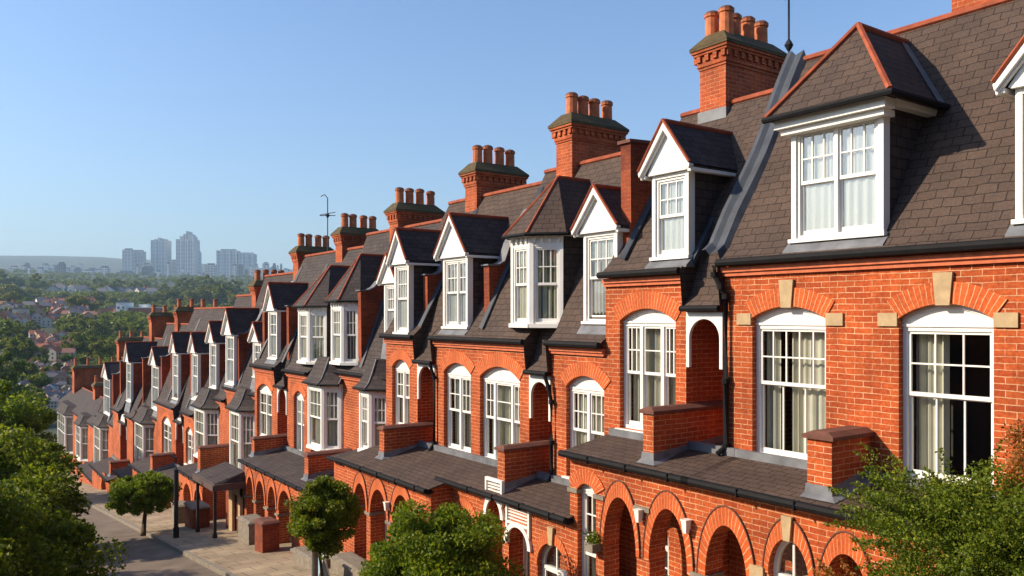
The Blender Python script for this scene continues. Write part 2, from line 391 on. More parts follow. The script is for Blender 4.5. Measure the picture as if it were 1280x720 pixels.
def gutter(path, parent, r=.06, name='gutter'):
    mb = MB(); mb.tube(path, r, 8); return mb.build(name, M['gutter'], parent)
def ridge(pts, parent, r=.055, name='ridge_tiles'):
    mb = MB(); mb.tube(pts, r, 7); return mb.build(name, M['ridge'], parent)

# ------------------------------------------------------------------ ground levels
def zg(y): return -3.925 - .125 * y if y > -40 else 1.07
def zcam(px): pass

# ------------------------------------------------------------------ house
class House: pass
def roofprof(h):
    e, r, X = h.e, h.r, h.x
    k = (h.r - e - .28) / (12 - X - .12)
    P = [(X - .16, e + .03), (X - .02, e + .13), (X + .12, e + .28)]
    P += [(12, r), (16.5, r - 4.2)]
    return P
def roof_x(h, z):    # X where the front roof plane reaches height z
    e = h.e; return h.x + .12 + (z - e - .28) * (12 - h.x - .12) / (h.r - e - .28)
def roof_z(h, x): return h.e + .28 + (x - h.x - .12) * (h.r - h.e - .28) / (12 - h.x - .12)

def surf_z(h, x):
    P = roofprof(h)
    for (xa, za), (xb, zb) in zip(P, P[1:]):
        if x <= xb: return za + (zb - za) * (x - xa) / (xb - xa)
def house(name, y0, y1, e, r, x=10., zf=None, wall_ops=(), lean=None, rear=True, label='', mt='brick', slate='slate', segs=None, zbase=None, group=None):
    h = House(); h.y0, h.y1, h.e, h.r, h.x = y0, y1, e, r, x; h.slate = slate; h.mt = mt
    zb = zg(y1) - .6 if zbase is None else zbase
    h.zb = zb; h.zf = zf if zf is not None else e - 2.9
    h.o = empty(name, (x, (y0 + y1) / 2, zg((y0 + y1) / 2)), label, 'house', group or 'red brick terraced houses stepping down the hill')
    F = facade(x); h.F = F; mb = MB()
    lo, hi = (lean if lean else (None, None))
    parts = [(y0, y1)] if not lean else [p for p in ((y0, lo), (hi, y1)) if p[1] - p[0] > .02]
    for a, b in parts:
        ops = [o for o in wall_ops if a - .01 <= o[0] and o[1] <= b + .01]
        panel(mb, F, a, b, h.zf, e + .12, ops, .22)
    if lean:   # recessed loggia: back wall and two returns
        mb.face([(x + .95, lo, h.zf), (x + .95, hi, h.zf), (x + .95, hi, e + .6), (x + .95, lo, e + .6)])
        for yy in (lo, hi): mb.face([(x, yy, h.zf), (x + .95, yy, h.zf), (x + .95, yy, e + .9), (x, yy, e + .12)])
    # gable-end / party walls close the house
    for yy in (y0 + .004, y1 - .004):
        mb.face([(x, yy, zb), (x, yy, e + .1), (12, yy, r - .12), (16.3, yy, r - 4.2), (16.3, yy, zb)])
    mb.face([(16.3, y0, zb), (16.3, y1, zb), (16.3, y1, r - 4.2), (16.3, y0, r - 4.2)])
    mb.build('wall', M[mt], h.o)
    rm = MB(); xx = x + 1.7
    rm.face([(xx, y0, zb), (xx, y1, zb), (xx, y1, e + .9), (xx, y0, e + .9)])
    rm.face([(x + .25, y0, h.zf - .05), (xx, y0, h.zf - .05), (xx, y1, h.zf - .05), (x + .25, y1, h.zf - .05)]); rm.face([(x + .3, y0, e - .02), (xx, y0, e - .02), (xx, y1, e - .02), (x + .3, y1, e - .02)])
    rm.build('room_dark_sheet', M['dark'], h.o)  # dark slabs standing in for the shade of the rooms behind the windows
    # roof
    P = roofprof(h); rb = MB(); sg = parts
    def strip(P, a, b):
        L = 0
        for i in range(len(P) - 1):
            l = math.hypot(P[i + 1][0] - P[i][0], P[i + 1][1] - P[i][1]); n = max(1, int((b - a) / 2))
            rb.face([(P[i][0], a, P[i][1]), (P[i][0], b, P[i][1]), (P[i + 1][0], b, P[i + 1][1]), (P[i + 1][0], a, P[i + 1][1])], uv=[(a, L), (b, L), (b, L + l), (a, L + l)]); L += l
    for a, b in parts: strip(P, a, b)
    if lean:
        z1 = roof_z(h, x + .62)
        strip([(x - .10, e - .58), (x + .1, e - .38), (x + .62, z1)] + P[3:], lo, hi)
        for yy in (lo + .006, hi - .006): rb.face([(x - .16, yy, e + .03), (x + .12, yy, e + .28), (x + .62, yy, z1), (x + .1, yy, e - .38), (x - .1, yy, e - .58)])
    h.roof = rb.build('roof', M[slate], h.o)
    ridge([(12, y0, r + .02), (12, y1, r + .02)], h.roof)
    tm = MB()
    for a, b in parts:
        tm.box(x - .09, x - .002, a, b, e - .13, e - .05); tm.box(x - .055, x - .002, a, b, e - .19, e - .133)
    tm.build('eaves_moulding', M['terra'], h.o)
    for a, b in parts: gutter([(x - .17, a, e + .015), (x - .17, b, e + .015)], h.o)
    if lean:
        gutter([(x - .13, lo, e - .6), (x - .13, hi, e - .6)], h.o, .05)
        f = MB(); panel(f, facade(x - .02), lo + .02, hi - .02, e - 1.55, e - .66, [(lo + .08, hi - .08, e - 1.55, e - 1.08, (hi - lo) / 2 - .08)], .06)
        f2 = facade(x + .04); panel(f, f2, lo + .02, hi - .02, e - 1.55, e - .66, [(lo + .08, hi - .08, e - 1.55, e - 1.08, (hi - lo) / 2 - .08)], .0)
        f.build('fretwork_arch', M['white'], h.o)
    return h

def arch_window(h, u0, u1, z0, zs, rise, lights=(0, 1), up=(3,), low=(2,), cur='full', stone=False, head=None, rt=.22, split=.52, F=None, glass='glass', lab=None):
    F = F or h.F
    o = win(F, u0, u1, z0, zs, rise, .10, h.o, lights, up, low, cur=cur, head=head if head is not None else zs, split=split, glass=glass)
    if lab: o['label'] = lab
    ring(F, u0, u1, zs, rise, rt, .018, h.o)
    if stone:
        s = MB(); uc = (u0 + u1) / 2; zt = zs + rise
        s.hexa([F.p(uc - .085, zt - .02, -.045), F.p(uc + .085, zt - .02, -.045), F.p(uc + .085, zt - .02, .01), F.p(uc - .085, zt - .02, .01),
                F.p(uc - .12, zt + .38, -.045), F.p(uc + .12, zt + .38, -.045), F.p(uc + .12, zt + .38, .01), F.p(uc - .12, zt + .38, .01)])
        s.build('keystone', M['cream'], h.o)
        for a, b in ((u0 - .27, u0 - .01), (u1 + .01, u1 + .27)):
            s = MB(); pbox(s, F, a, b, zs - .10, zs + .07, -.03, .01); s.build('springer_stone', M['cream'], h.o)
    return o

def fit_x(h, xf, z0):      # front stands where its sill just clears the slope
    x = xf
    while x > h.x - .02 and surf_z(h, x - .07) > z0 - .12: x -= .01
    return x
def dormer_body(h, yc, w, z0, z1, xf, kind, lights=(0, 1), up=(3,), glass='glass_sky', cur='full', far=False):
    """slate cheeks, white front with sashes, own roof"""
    xf = fit_x(h, xf, z0)
    d = MB(); zt = z1; a, b = yc - w / 2, yc + w / 2
    xb = roof_x(h, zt) + .1
    for yy in (a + .002, b - .002):     # slate cheeks
        d.face([(xf + .03, yy, z0 - .1), (xf + .03, yy, zt), (xb, yy, zt)])
    d.face([(xf + .03, a + .002, zt), (xb, a + .002, zt), (xb, b - .002, zt), (xf + .03, b - .002, zt)])
    o = d.build('dormer', M['brick_dark' if h.y0 > 25 else 'slate_b'], h.o)
    c = MB(); xa_ = max(xf - .15, h.x - .15); za_ = surf_z(h, xa_)
    c.hexa([(xa_, a - .06, za_ - .01), (xf + .06, a - .06, z0 - .2), (xf + .06, b + .06, z0 - .2), (xa_, b + .06, za_ - .01), (xa_, a - .06, za_ + .02), (xf - .02, a - .06, z0 - .06), (xf - .02, b + .06, z0 - .06), (xa_, b + .06, za_ + .02)]); c.build('apron', M['lead'], o)
    fl = MB()
    for yy in (a - .02, ):
        k = 12 - h.x
        fl.hexa([(xf, yy - .07, z0 - .1 + .03), (xf, yy + .02, z0 - .1 + .03), (xb, yy + .02, zt + .03), (xb, yy - .07, zt + .03),
                 (xf + .03, yy - .07, z0 - .16), (xf + .03, yy + .02, z0 - .16), (xb + .03, yy + .02, zt - .05), (xb + .03, yy - .07, zt - .05)])
    fl.build('flashing', M['lead_d'], o)
    F = facade(xf); s = MB()
    cw = .075
    pbox(s, F, a, a + cw, z0 - .05, zt, -.03, .12); pbox(s, F, b - cw, b, z0 - .05, zt, -.03, .12)
    pbox(s, F, a + cw, b - cw, zt - .1, zt, -.025, .12); pbox(s, F, a - .03, b + .03, z0 - .055, z0, -.07, .10)
    s.build('frame', M['white'], o)
    win(F, a + cw, b - cw, z0, zt - .1, 0, .0, o, lights, up, (1,), nest=True, glass=glass, split=.5, sill=False, fw=.045, cur=cur, curm='net', cd=.084)
    k = MB(); k.box(xf + .10, xf + .115, a + .01, b - .01, z0 - .1, zt); k.build('room_dark_sheet', M['dark'], o)  # dark sheet close behind the sashes, in place of an unlit room
    return o, xb
def pediment(h, yc, w, z0, z1, xf=10.2, rise=.85, over=.17, lights=(0, 1), up=(3,), cur='full', **kw):
    xf = fit_x(h, xf, z0); o, xb = dormer_body(h, yc, w, z0, z1, xf, 'p', lights, up, cur=cur)
    a, b = yc - w / 2 - over, yc + w / 2 + over; x0 = xf - .17; zE = z1 + .04; za = zE + rise
    xr = min(roof_x(h, za), 12.2) + .05; xe = roof_x(h, zE) + .12
    rf = MB(); t = .05
    for (yy, s) in ((a, -1), (b, 1)):
        l = math.hypot(yy - yc, rise)
        rf.face([(x0, yy, zE), (x0, yc, za), (xr, yc, za), (xe, yy, zE)], uv=[(x0, 0), (x0, l), (xr, l), (xe, 0)])
        rf.face([(x0, yy, zE - t), (x0, yc, za - t), (xr, yc, za - t), (xe, yy, zE - t)])
    rf.build('dormer_roof', M['slate_b'], o)
    ridge([(x0, yc, za + .01), (xr, yc, za + .01)], o, .045)
    wh = MB()
    for yy, s in ((a, 1), (b, -1)):      # barge boards
        n = Vector((0, yc - yy, rise)).normalized()
        dn = Vector((0, -n.z, n.y)) if s < 0 else Vector((0, n.z, -n.y))
        p0 = Vector((0, yy, zE)); p1 = Vector((0, yc, za))
        for (dx0, dx1, wd) in ((-.03, .02, .085), (.02, .07, .13)):
            q0, q1 = p0 + Vector((0, 0, -.0)), p1
            wh.hexa([(x0 + dx0, q0.y, q0.z - .01), (x0 + dx1, q0.y, q0.z - .01), (x0 + dx1, q1.y, q1.z - .01), (x0 + dx0, q1.y, q1.z - .01),
                     (x0 + dx0, q0.y + s * .02, q0.z - wd), (x0 + dx1, q0.y + s * .02, q0.z - wd), (x0 + dx1, q1.y, q1.z - wd - .06), (x0 + dx0, q1.y, q1.z - wd - .06)])
        wh.box(x0 + .04, xe - .1, min(yy, yy + s * .1), max(yy, yy + s * .1), zE - .11, zE - .055)     # eaves soffit board
    wh.face([(x0 + .075, yc - w / 2 - .05, zE - .05), (x0 + .075, yc + w / 2 + .05, zE - .05), (x0 + .075, yc, za - .08)]); wh.face([(x0 + .075, yc - w / 2 - .05, zE - .05), (x0 + .075, yc + w / 2 + .05, zE - .05), (xf, yc + w / 2 + .05, zE - .05), (xf, yc - w / 2 - .05, zE - .05)])
    wh.box(xf - .1, xf - .03, yc - w / 2 - .02, yc + w / 2 + .02, z1 - .03, z1 + .03)
    wh.build('barge_boards', M['white'], o)
    rd = MB()
    for yy in (a, b): rd.tube([(x0 - .03, yy, zE + .02), (x0 - .03, yc, za + .03)], .028, 5)
    rd.build('verge_tiles', M['ridge'], o)
    return o
def hipdormer(h, yc, w, z0, z1, xf=10.2, rise=1.25, xa=10.62, over=.24, lights=(0, .5, 1), up=(3, 3)):
    xf = fit_x(h, xf, z0); o, xb = dormer_body(h, yc, w, z0, z1, xf, 'h', lights, up)
    a, b = yc - w / 2 - over, yc + w / 2 + over; x0 = xf - .3; zE = z1 + .09; za = zE + rise
    xr = roof_x(h, za) + .05; xe = roof_x(h, zE) + .12
    rf = MB()
    for yy in (a, b):
        rf.face([(x0, yy, zE), (xa, yc, za), (xr, yc, za), (xe, yy, zE)])
    rf.face([(x0, a, zE), (x0, b, zE), (xa, yc, za)])
    rf.face([(x0, a, zE - .02), (x0, b, zE - .02), (xe, b, zE - .02), (xe, a, zE - .02)])
    rf.build('dormer_roof', M['slate'], o)
    rd = MB()
    for yy in (a, b): rd.tube([(x0, yy, zE + .03), (xa, yc, za + .03)], .042, 6)
    rd.build('hip_tiles', M['ridge'], o); ridge([(xa, yc, za + .01), (xr, yc, za + .01)], o, .05)
    g = MB(); g.tube([(x0 - .05, b, zE - .02), (x0 - .05, a - .05, zE - .02), (xe - .05, a - .05, zE - .02)], .045, 7); g.build('dormer_gutter', M['gutter'], o)
    c = MB(); c.box(x0 + .06, xf, a + .1, b - .1, zE - .16, zE - .03); c.box(x0 + .14, xf + .1, a + .16, b - .16, zE - .24, zE - .16); c.box(xf, xe - .15, a + .08, a + .2, zE - .12, zE - .03)
    c.build('cornice', M['white'], o)
    l = MB(); l.hexa([(xe - .28, a - .02, zE + .02), (xe + .02, a - .02, zE + .02), (xr + .02, yc, za + .03), (xr - .2, yc, za + .03), (xe - .28, a - .02, zE), (xe + .02, a - .02, zE - .03), (xr, yc, za - .03), (xr - .2, yc, za)])
    l.build('flashing', M['lead'], o)
    return o
def canted(parent, h, yc, wf, dc, xf, z0, z1, xback, part='bay_window', dy=None, up=(2,), upc=(3,), glass='glass', nest=True, dent=True, cw=.075, lowbox=None):
    dy = dc if dy is None else dy; L = math.hypot(dc, dy); cx_, cy_ = dc / L, dy / L
    front = Fr((xf, 0), (0, 1), (-1, 0))
    near = Fr((xf, yc - wf / 2), (cx_, -cy_), (-cy_, -cx_)); far = Fr((xf, yc + wf / 2), (cx_, cy_), (-cy_, cx_))
    b = MB()
    yn, yf = yc - wf / 2 - dy, yc + wf / 2 + dy
    def frame(F, a0, a1):
        pbox(b, F, a0, a0 + cw, z0, z1, -.02, .1); pbox(b, F, a1 - cw, a1, z0, z1, -.02, .1)
        pbox(b, F, a0 + cw, a1 - cw, z1 - .2, z1, -.01, .1); pbox(b, F, a0, a1, z0 - .08, z0 - .0, -.07, .1)
        if dent:
            n = max(2, int((a1 - a0) / .16))
            for i in range(n):
                u = a0 + (a1 - a0) * (i + .5) / n; pbox(b, F, u - .025, u + .025, z1 - .12, z1 - .02, -.06, -.01)
    frame(front, yc - wf / 2, yc + wf / 2); frame(near, 0, L); frame(far, 0, L)
    ck = MB()
    for yy, q in ((yn, 1), (yf, -1)): ck.face([(xf + dc, yy, z0), (xback, yy, z0), (xback, yy, z1), (xf + dc, yy, z1)])
    ck.face([(xf + .03, yc - wf / 2 + .02, z1 - .003), (xf + dc, yn, z1 - .003), (xback, yn, z1 - .003), (xback, yf, z1 - .003), (xf + dc, yf, z1 - .003), (xf + .03, yc + wf / 2 - .02, z1 - .003)])
    if lowbox is not None:
        for F, a0, a1 in ((front, yc - wf / 2, yc + wf / 2), (near, 0, L), (far, 0, L)): b.face([F.p(a0, lowbox), F.p(a1, lowbox), F.p(a1, z0), F.p(a0, z0)])
    o = b.build(part, M['white'], parent); ck.build('cheek', M['white' if part == 'bay_window' else 'slate_b'], o)
    win(front, yc - wf / 2 + cw, yc + wf / 2 - cw, z0, z1 - .2, 0, .0, o, (0, 1), up, (1,), nest=True, glass=glass, sill=False, fw=.04, cd=.082 if part != 'bay_window' else .2)
    win(near, cw, L - cw, z0, z1 - .2, 0, .0, o, (0, 1), upc, (1,), nest=True, glass=glass, sill=False, fw=.04, cd=.082 if part != 'bay_window' else .2)
    win(far, cw, L - cw, z0, z1 - .2, 0, .0, o, (0, 1), upc, (1,), nest=True, glass=glass, sill=False, fw=.04, cd=.082 if part != 'bay_window' else .2)
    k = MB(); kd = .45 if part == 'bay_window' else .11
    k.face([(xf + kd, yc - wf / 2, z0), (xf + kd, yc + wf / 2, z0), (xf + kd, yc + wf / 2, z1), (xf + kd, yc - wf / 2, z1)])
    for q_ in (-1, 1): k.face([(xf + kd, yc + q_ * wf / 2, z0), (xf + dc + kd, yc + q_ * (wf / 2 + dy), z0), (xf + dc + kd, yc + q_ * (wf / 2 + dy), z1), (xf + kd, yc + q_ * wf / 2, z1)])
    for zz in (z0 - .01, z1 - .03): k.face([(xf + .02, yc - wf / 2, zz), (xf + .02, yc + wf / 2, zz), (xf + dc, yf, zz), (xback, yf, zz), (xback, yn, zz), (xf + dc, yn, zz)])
    k.build('room_dark_sheet', M['dark'], o)  # dark sheets in place of the shaded interior behind the three sashes
    return o
def canted_dormer(h, yc, wf, dc, z0, z1, xf=10.1, xa=10.9, rise=1.3, ov=.15, dy=.56):
    """canted dormer under a tall hipped roof with clay hips"""
    xb = roof_x(h, z1) + .2
    o = canted(h.o, h, yc, wf, dc, xf, z0, z1, xb, part='dormer', dy=dy, up=(3,), upc=(3,), glass='glass_sky')
    zE = z1 + .06; za = zE + rise; w2 = wf / 2 + ov * .5; yn, yf = yc - wf / 2 - dy - ov, yc + wf / 2 + dy + ov
    FN, FF, CN, CF = (xf - ov, yc - w2, zE), (xf - ov, yc + w2, zE), (xf + dc - ov * .3, yn, zE), (xf + dc - ov * .3, yf, zE)
    xe = roof_x(h, zE) + .15; xr = min(roof_x(h, za), 12) + .05; A = (xa, yc, za); B = (xr, yc, za)
    rf = MB(); rf.face([FN, FF, A]); rf.face([CN, FN, A]); rf.face([FF, CF, A])
    rf.face([CN, A, B, (xe, yn, zE)]); rf.face([CF, (xe, yf, zE), B, A])
    rf.face([FN, FF, CF, (xe, yf, zE), (xe, yn, zE), CN])
    rf.build('dormer_roof', M['slate'] if h.slate == 'slate' else M['slate_b'], o)
    rd = MB()
    for q in (FN, FF, ): rd.tube([q, A], .035, 6)
    rd.build('hip_tiles', M['ridge'], o); ridge([A, B], o, .045)
    g = MB(); g.tube([(FF[0] - .03, FF[1], zE - .03), (FN[0] - .03, FN[1], zE - .03), (CN[0], CN[1] - .03, zE - .03), (xe, yn - .03, zE - .03)], .04, 6); g.build('dormer_gutter', M['gutter'], o)
    c = MB(); c.face([(xf - .02, yc - wf / 2, z1), (xf - .02, yc + wf / 2, z1), (FF[0], FF[1], zE - .02), (FN[0], FN[1], zE - .02)])
    c.face([(xf - .02, yc - wf / 2, z1), (xf + dc, yc - wf / 2 - dy, z1), (CN[0], CN[1], zE - .02), (FN[0], FN[1], zE - .02)])
    c.face([(xf + dc, yc - wf / 2 - dy, z1), (xb, yc - wf / 2 - dy, z1), (xb, yn, zE - .02), (CN[0], CN[1], zE - .02)])
    c.build('cornice', M['white'], o)
    fl = MB(); yy = yn + ov - .05
    fl.hexa([(xf + dc, yy - .05, z0), (xf + dc, yy, z0), (xb, yy, z1), (xb, yy - .05, z1), (xf + dc - .1, yy - .05, z0 - .2), (xf + dc - .1, yy, z0 - .2), (xb + .1, yy, z1 - .1), (xb + .1, yy - .05, z1 - .1)])
    fl.build('flashing', M['lead_d'], o)
    return o
def bay(h, yc, wf, dc, xf, z0, z1, roofrise=.78, lowbox=None):
    o = canted(h.o, h, yc, wf, dc, xf, z0, z1, h.x + .05, up=(3,), upc=(3,), lowbox=lowbox)
    # bell-cast slate roof sweeping up to the main slope
    rb = MB(); rings = []
    for t, zz, sh in ((0, 0, .16), (.3, .12, .03), (.7, .36, -.10), (1.2, roofrise, -.28)):
        k = sh; x0 = xf - k; w2 = max(wf / 2 + k * .45, .1); yn = wf / 2 + dc + k
        rings.append([(max(x0 + dc, h.x + .6) + t * .5, yc - yn, z1 + zz), (x0 + dc, yc - yn, z1 + zz), (x0, yc - w2, z1 + zz), (x0, yc + w2, z1 + zz), (x0 + dc, yc + yn, z1 + zz), (max(x0 + dc, h.x + .6) + t * .5, yc + yn, z1 + zz)])
    for i in range(3):
        for k in range(5): rb.face([rings[i][k], rings[i][k + 1], rings[i + 1][k + 1], rings[i + 1][k]])
    rb.face(rings[3]); rb.face(rings[0][::-1])
    rb.build('bay_roof', M['slate_b'], o)
    g = MB(); g.tube([(p[0], p[1], p[2] - .03) for p in rings[0][::-1][1:5]], .04, 6); g.build('bay_gutter', M['gutter'], o)
    for k in (2, 1):
        hp = MB(); hp.tube([(rings[i][k][0], rings[i][k][1], rings[i][k][2] + .01) for i in range(4)], .022, 5)
        hp.build('lead_hip', M['lead'], o)
    return o
def fin(h, y, xf, zb, zt, swoop=True, th=.22, top=None):
    """brick fire-wall standing through the roof, with swept coping"""
    r = h.r
    if swoop: cp = [(xf - .02, zt), (xf + .24, zt + .01), (xf + .42, zt + .10), (xf + .60, max(zt + .30, roof_z(h, xf + .60) + .40)), (xf + .85, roof_z(h, xf + .85) + .27), (11.5, roof_z(h, 11.5) + .07)]
    else: cp = [(xf - .02, zt), (xf + .8, zt + .04), (11.9, top or zt + .3)]
    mb = MB(); mb.prism_y(cp + [(12.4, r - 1.6), (xf + .1, zb - .5), (xf, zb)], y, y + th)
    o = mb.build('party_wall', M['brick_dark'], h.o)
    c = MB()
    for i in range(len(cp) - 1):
        (xa, za), (xb, zb2) = cp[i], cp[i + 1]
        if i == 0: xa -= .05
        n = Vector((-(zb2 - za), xb - xa)).normalized() * (.06 if not swoop else .035)
        c.hexa([(xa, y - .04, za), (xb, y - .04, zb2), (xb, y + th + .04, zb2), (xa, y + th + .04, za), (xa + n.x, y - .04, za + n.y), (xb + n.x, y - .04, zb2 + n.y), (xb + n.x, y + th + .04, zb2 + n.y), (xa + n.x, y + th + .04, za + n.y)])
    c.build('coping', M['lead' if swoop else 'coping'], o)
    fl = MB()     # lead along the roof junction on the near side
    z2 = lambda x: roof_z(h, x)
    fl.hexa([(h.x + .12, y - .10, z2(h.x + .12) + .03), (11.8, y - .10, z2(11.8) + .03), (11.8, y - .003, z2(11.8) + .03), (h.x + .12, y - .003, z2(h.x + .12) + .03),
             (h.x + .05, y - .10, z2(h.x + .05) + .12), (11.7, y - .10, z2(11.7) + .12 - .08), (11.7, y - .003, z2(11.7) + .16), (h.x + .02, y - .003, z2(h.x + .02) + .2)])
    fl.build('flashing', M['lead_d'], o)
    return o
def chimney(h, y, x, ztop, zb, w=.58, dp=1.5, pots=4, double=False, ph=.50):
    mb = MB(); mb.box(x, x + dp, y, y + w, zb, ztop - .66)
    z = ztop - .66
    for k, (g, t) in enumerate(((.02, .05), (.04, .09))): mb.box(x - g, x + dp + g, y - g, y + w + g, z, z + t); z += t
    # dentil course
    mb.box(x - .04, x + dp + .04, y - .04, y + w + .04, z, z + .12)
    g = .08; n = 9
    for i in range(n):
        a = x - g + (dp + 2 * g) * (i + .2) / n
        for yy in (y - g, y + w + .04): mb.box(a, a + .09, yy, yy + .08, z + .004, z + .116)
    for i in range(4):
        a = y - g + (w + 2 * g) * (i + .2) / 4
        for xx in (x - g, x + dp + .04): mb.box(xx, xx + .08, a, a + .09, z + .004, z + .116)
    z += .12
    for g, t in ((.09, .05), (.12, .05)): mb.box(x - g, x + dp + g, y - g, y + w + g, z, z + t); z += t
    o = mb.build('chimney', M['brick_stack'], h.o)
    c = MB(); g = .14; c.box(x - g, x + dp + g, y - g, y + w + g, z, z + .06); c.frustum(x - g, x + dp + g, y - g, y + w + g, z + .06, x + .06, x + dp - .10, y + .1, y + w - .1, ztop); c.build('chimney_cap', M['moss'], o)
    b = MB(); b.box(x - .03, x + dp + .03, y - .03, y + w + .03, zb, zb + .55); b.build('flashing', M['lead'], o)
    P = []
    for i in range(pots): P.append((x + .2 + (dp - .4) * i / max(1, pots - 1) + random.uniform(-.03, .03), y + w / 2))
    if double: P = [(x + .2, y + w * .25), (x + .2, y + w * .8)] + [(x + .2 + (dp - .4) * i / 3, y + w / 2) for i in (1, 2, 3)]
    for px, py in P:
        q = MB(); k = random.uniform(.95, 1.06)
        q.lathe((px, py, ztop - .08), [(.14, 0), (.135, .1), (.128, ph * k - .06), (.15, ph * k - .04), (.15, ph * k + .02), (.11, ph * k + .06), (.03, ph * k + .085), (.0, ph * k + .09)], 12)
        q.build('chimney_pot', M['pot'], o)
    return o

def arcade(h, y0, y1, x, zg_, zw, ops, zb=None, hoods=True, glaze=True, keys=(), lamps=(), xin=.75, band=True, slate='slate', openend=False, over=.15, zring=.26):
    """projecting ground-floor arcade and the slated roof over it; ops: (u0,u1,zb,zs,rise,kind)"""
    zb = zg(y1) - .3 if zb is None else zb
    F = facade(x); mb = MB()
    panel(mb, F, y0, y1, zb, zg_, [o[:5] for o in ops], .34)
    F2 = facade(x + xin)
    for yy in (y0, y1):
        mb.face([(x, yy, zb), (h.x + .3, yy, zb), (h.x + .3, yy, zw - .02), (x, yy, zg_ - .02)])
    inner = []
    for o_ in ops:
        if len(o_) > 5 and o_[5] in ('door', 'window'):
            i0, i1 = o_[0] + .04, o_[1] - .06
            inner.append((i0, i1, max(o_[2], zb + .1) if o_[5] == 'door' else o_[3] - 1.3, o_[3], o_[4] * .96, o_[5]))
    panel(mb, F2, y0 + .01, y1 - .01, zb, zg_ + .1, [i[:5] for i in inner], .1)
    o = mb.build('arcade', M[h.mt], h.o)
    for i in inner: win(F2, i[0], i[1], i[2], i[3], i[4], .06, h.o, (0, 1), (2,), (2,), cur=(.3, .25), head=i[3], split=.55, sill=False, archglass=i[4] > .25)
    for o_ in ops:
        if len(o_) > 5 and o_[5] == 'flush':
            win(F, o_[0], o_[1], o_[2], o_[3], o_[4], .1, h.o, (0, 1), (2,), (1,), cur=(.25, .15), head=o_[3], split=.45, rows=3 if o_[4] < .25 else 2, archglass=o_[4] > .25)
        gaps = [abs(o_[0] - q[1]) for q in ops if q[1] <= o_[0]] + [abs(q[0] - o_[1]) for q in ops if q[0] >= o_[1]] + [1]
        tsp = min(zring, min(gaps) / 2 - .03)
        if o_[4] > 0: ring(F, o_[0], o_[1], o_[3], o_[4], zring, .02, h.o, ts=tsp)
        if hoods and o_[4] > .3: hood(F, o_[0], o_[1], o_[3], o_[4], zring + .012, h.o, tsp + .012)
    if band:
        us_ = sorted(ops); edges = [y0] + [v for q in us_ for v in (q[0], q[1])] + [y1]
        for i in range(0, len(edges), 2):
            if edges[i + 1] - edges[i] > .05 and i > 0:
                b = MB(); zz = ops[0][3] - .02; b.box(x - .045, x + .36, edges[i] - .03, edges[i + 1] + .03, zz - .04, zz + .03); b.build('impost_band', M['stone'], h.o)
    for yk in keys:
        q = [o_ for o_ in ops if o_[0] < yk < o_[1]][0]; zt = q[3] + q[4]; s = MB()
        s.hexa([F.p(yk - .05, zt - .02, -.06), F.p(yk + .05, zt - .02, -.06), F.p(yk + .05, zt - .02, .01), F.p(yk - .05, zt - .02, .01), F.p(yk - .08, zt + .30, -.06), F.p(yk + .08, zt + .30, -.06), F.p(yk + .08, zt + .30, .01), F.p(yk - .08, zt + .30, .01)])
        s.build('keystone', M['cream'], h.o)
    for (yl, zl) in lamps:
        s = MB(); s.frustum(x - .12, x - .05, yl - .03, yl + .03, zl - .10, x - .14, x - .03, yl - .052, yl + .052, zl + .08); s.box(x - .15, x - .02, yl - .058, yl + .058, zl + .08, zl + .10); s.box(x - .05, x, yl - .02, yl + .02, zl - .05, zl + .05)
        s.build('wall_lantern', M['white'], h.o)
    rf = MB(); xo = x - over; l = math.hypot(h.x - xo, zw - zg_)
    xi = h.x + (.95 if True else 0)
    rf.face([(xo, y0 - .1, zg_), (xo, y1 + .05, zg_), (h.x, y1 + .05, zw), (h.x, y0 - .1, zw)], uv=[(y0, 0), (y1, 0), (y1, l), (y0, l)])
    rf.face([(h.x, y0 - .1, zw), (h.x, y1 + .05, zw), (xi, y1 + .05, zw + .03), (xi, y0 - .1, zw + .03)])
    rf.face([(xo, y0 - .1, zg_ - .03), (xo, y1 + .05, zg_ - .03), (h.x, y1 + .05, zw - .06), (h.x, y0 - .1, zw - .06)])
    for yy in (y0 - .1, y1 + .05): rf.face([(xo, yy, zg_ - .03), (h.x, yy, zw - .06), (h.x, yy, zw), (xo, yy, zg_)])
    rf.build('canopy_roof', M[slate], h.o)
    g = MB(); g.tube([(xo - .03, y0 - .1, zg_ - .03), (xo - .03, y1 + .05, zg_ - .03)], .058, 8)
    n = int((y1 - y0) / .9)
    for i in range(n): g.box(xo - .098, xo + .03, y0 + .3 + i * .9, y0 + .318 + i * .9, zg_ - .095, zg_ + .02)
    g.box(xo + .01, x, y0 - .1, y1 + .05, zg_ - .10, zg_ - .04)
    g.build('canopy_gutter', M['gutter'], h.o)
    jt = y0 * .0004; f = MB(); f.box(h.x - .10 - jt, h.x - .004 - jt, y0, y1, zw - .05, zw + .10 + jt); f.build('lead_upstand', M['lead'], h.o)
    return o
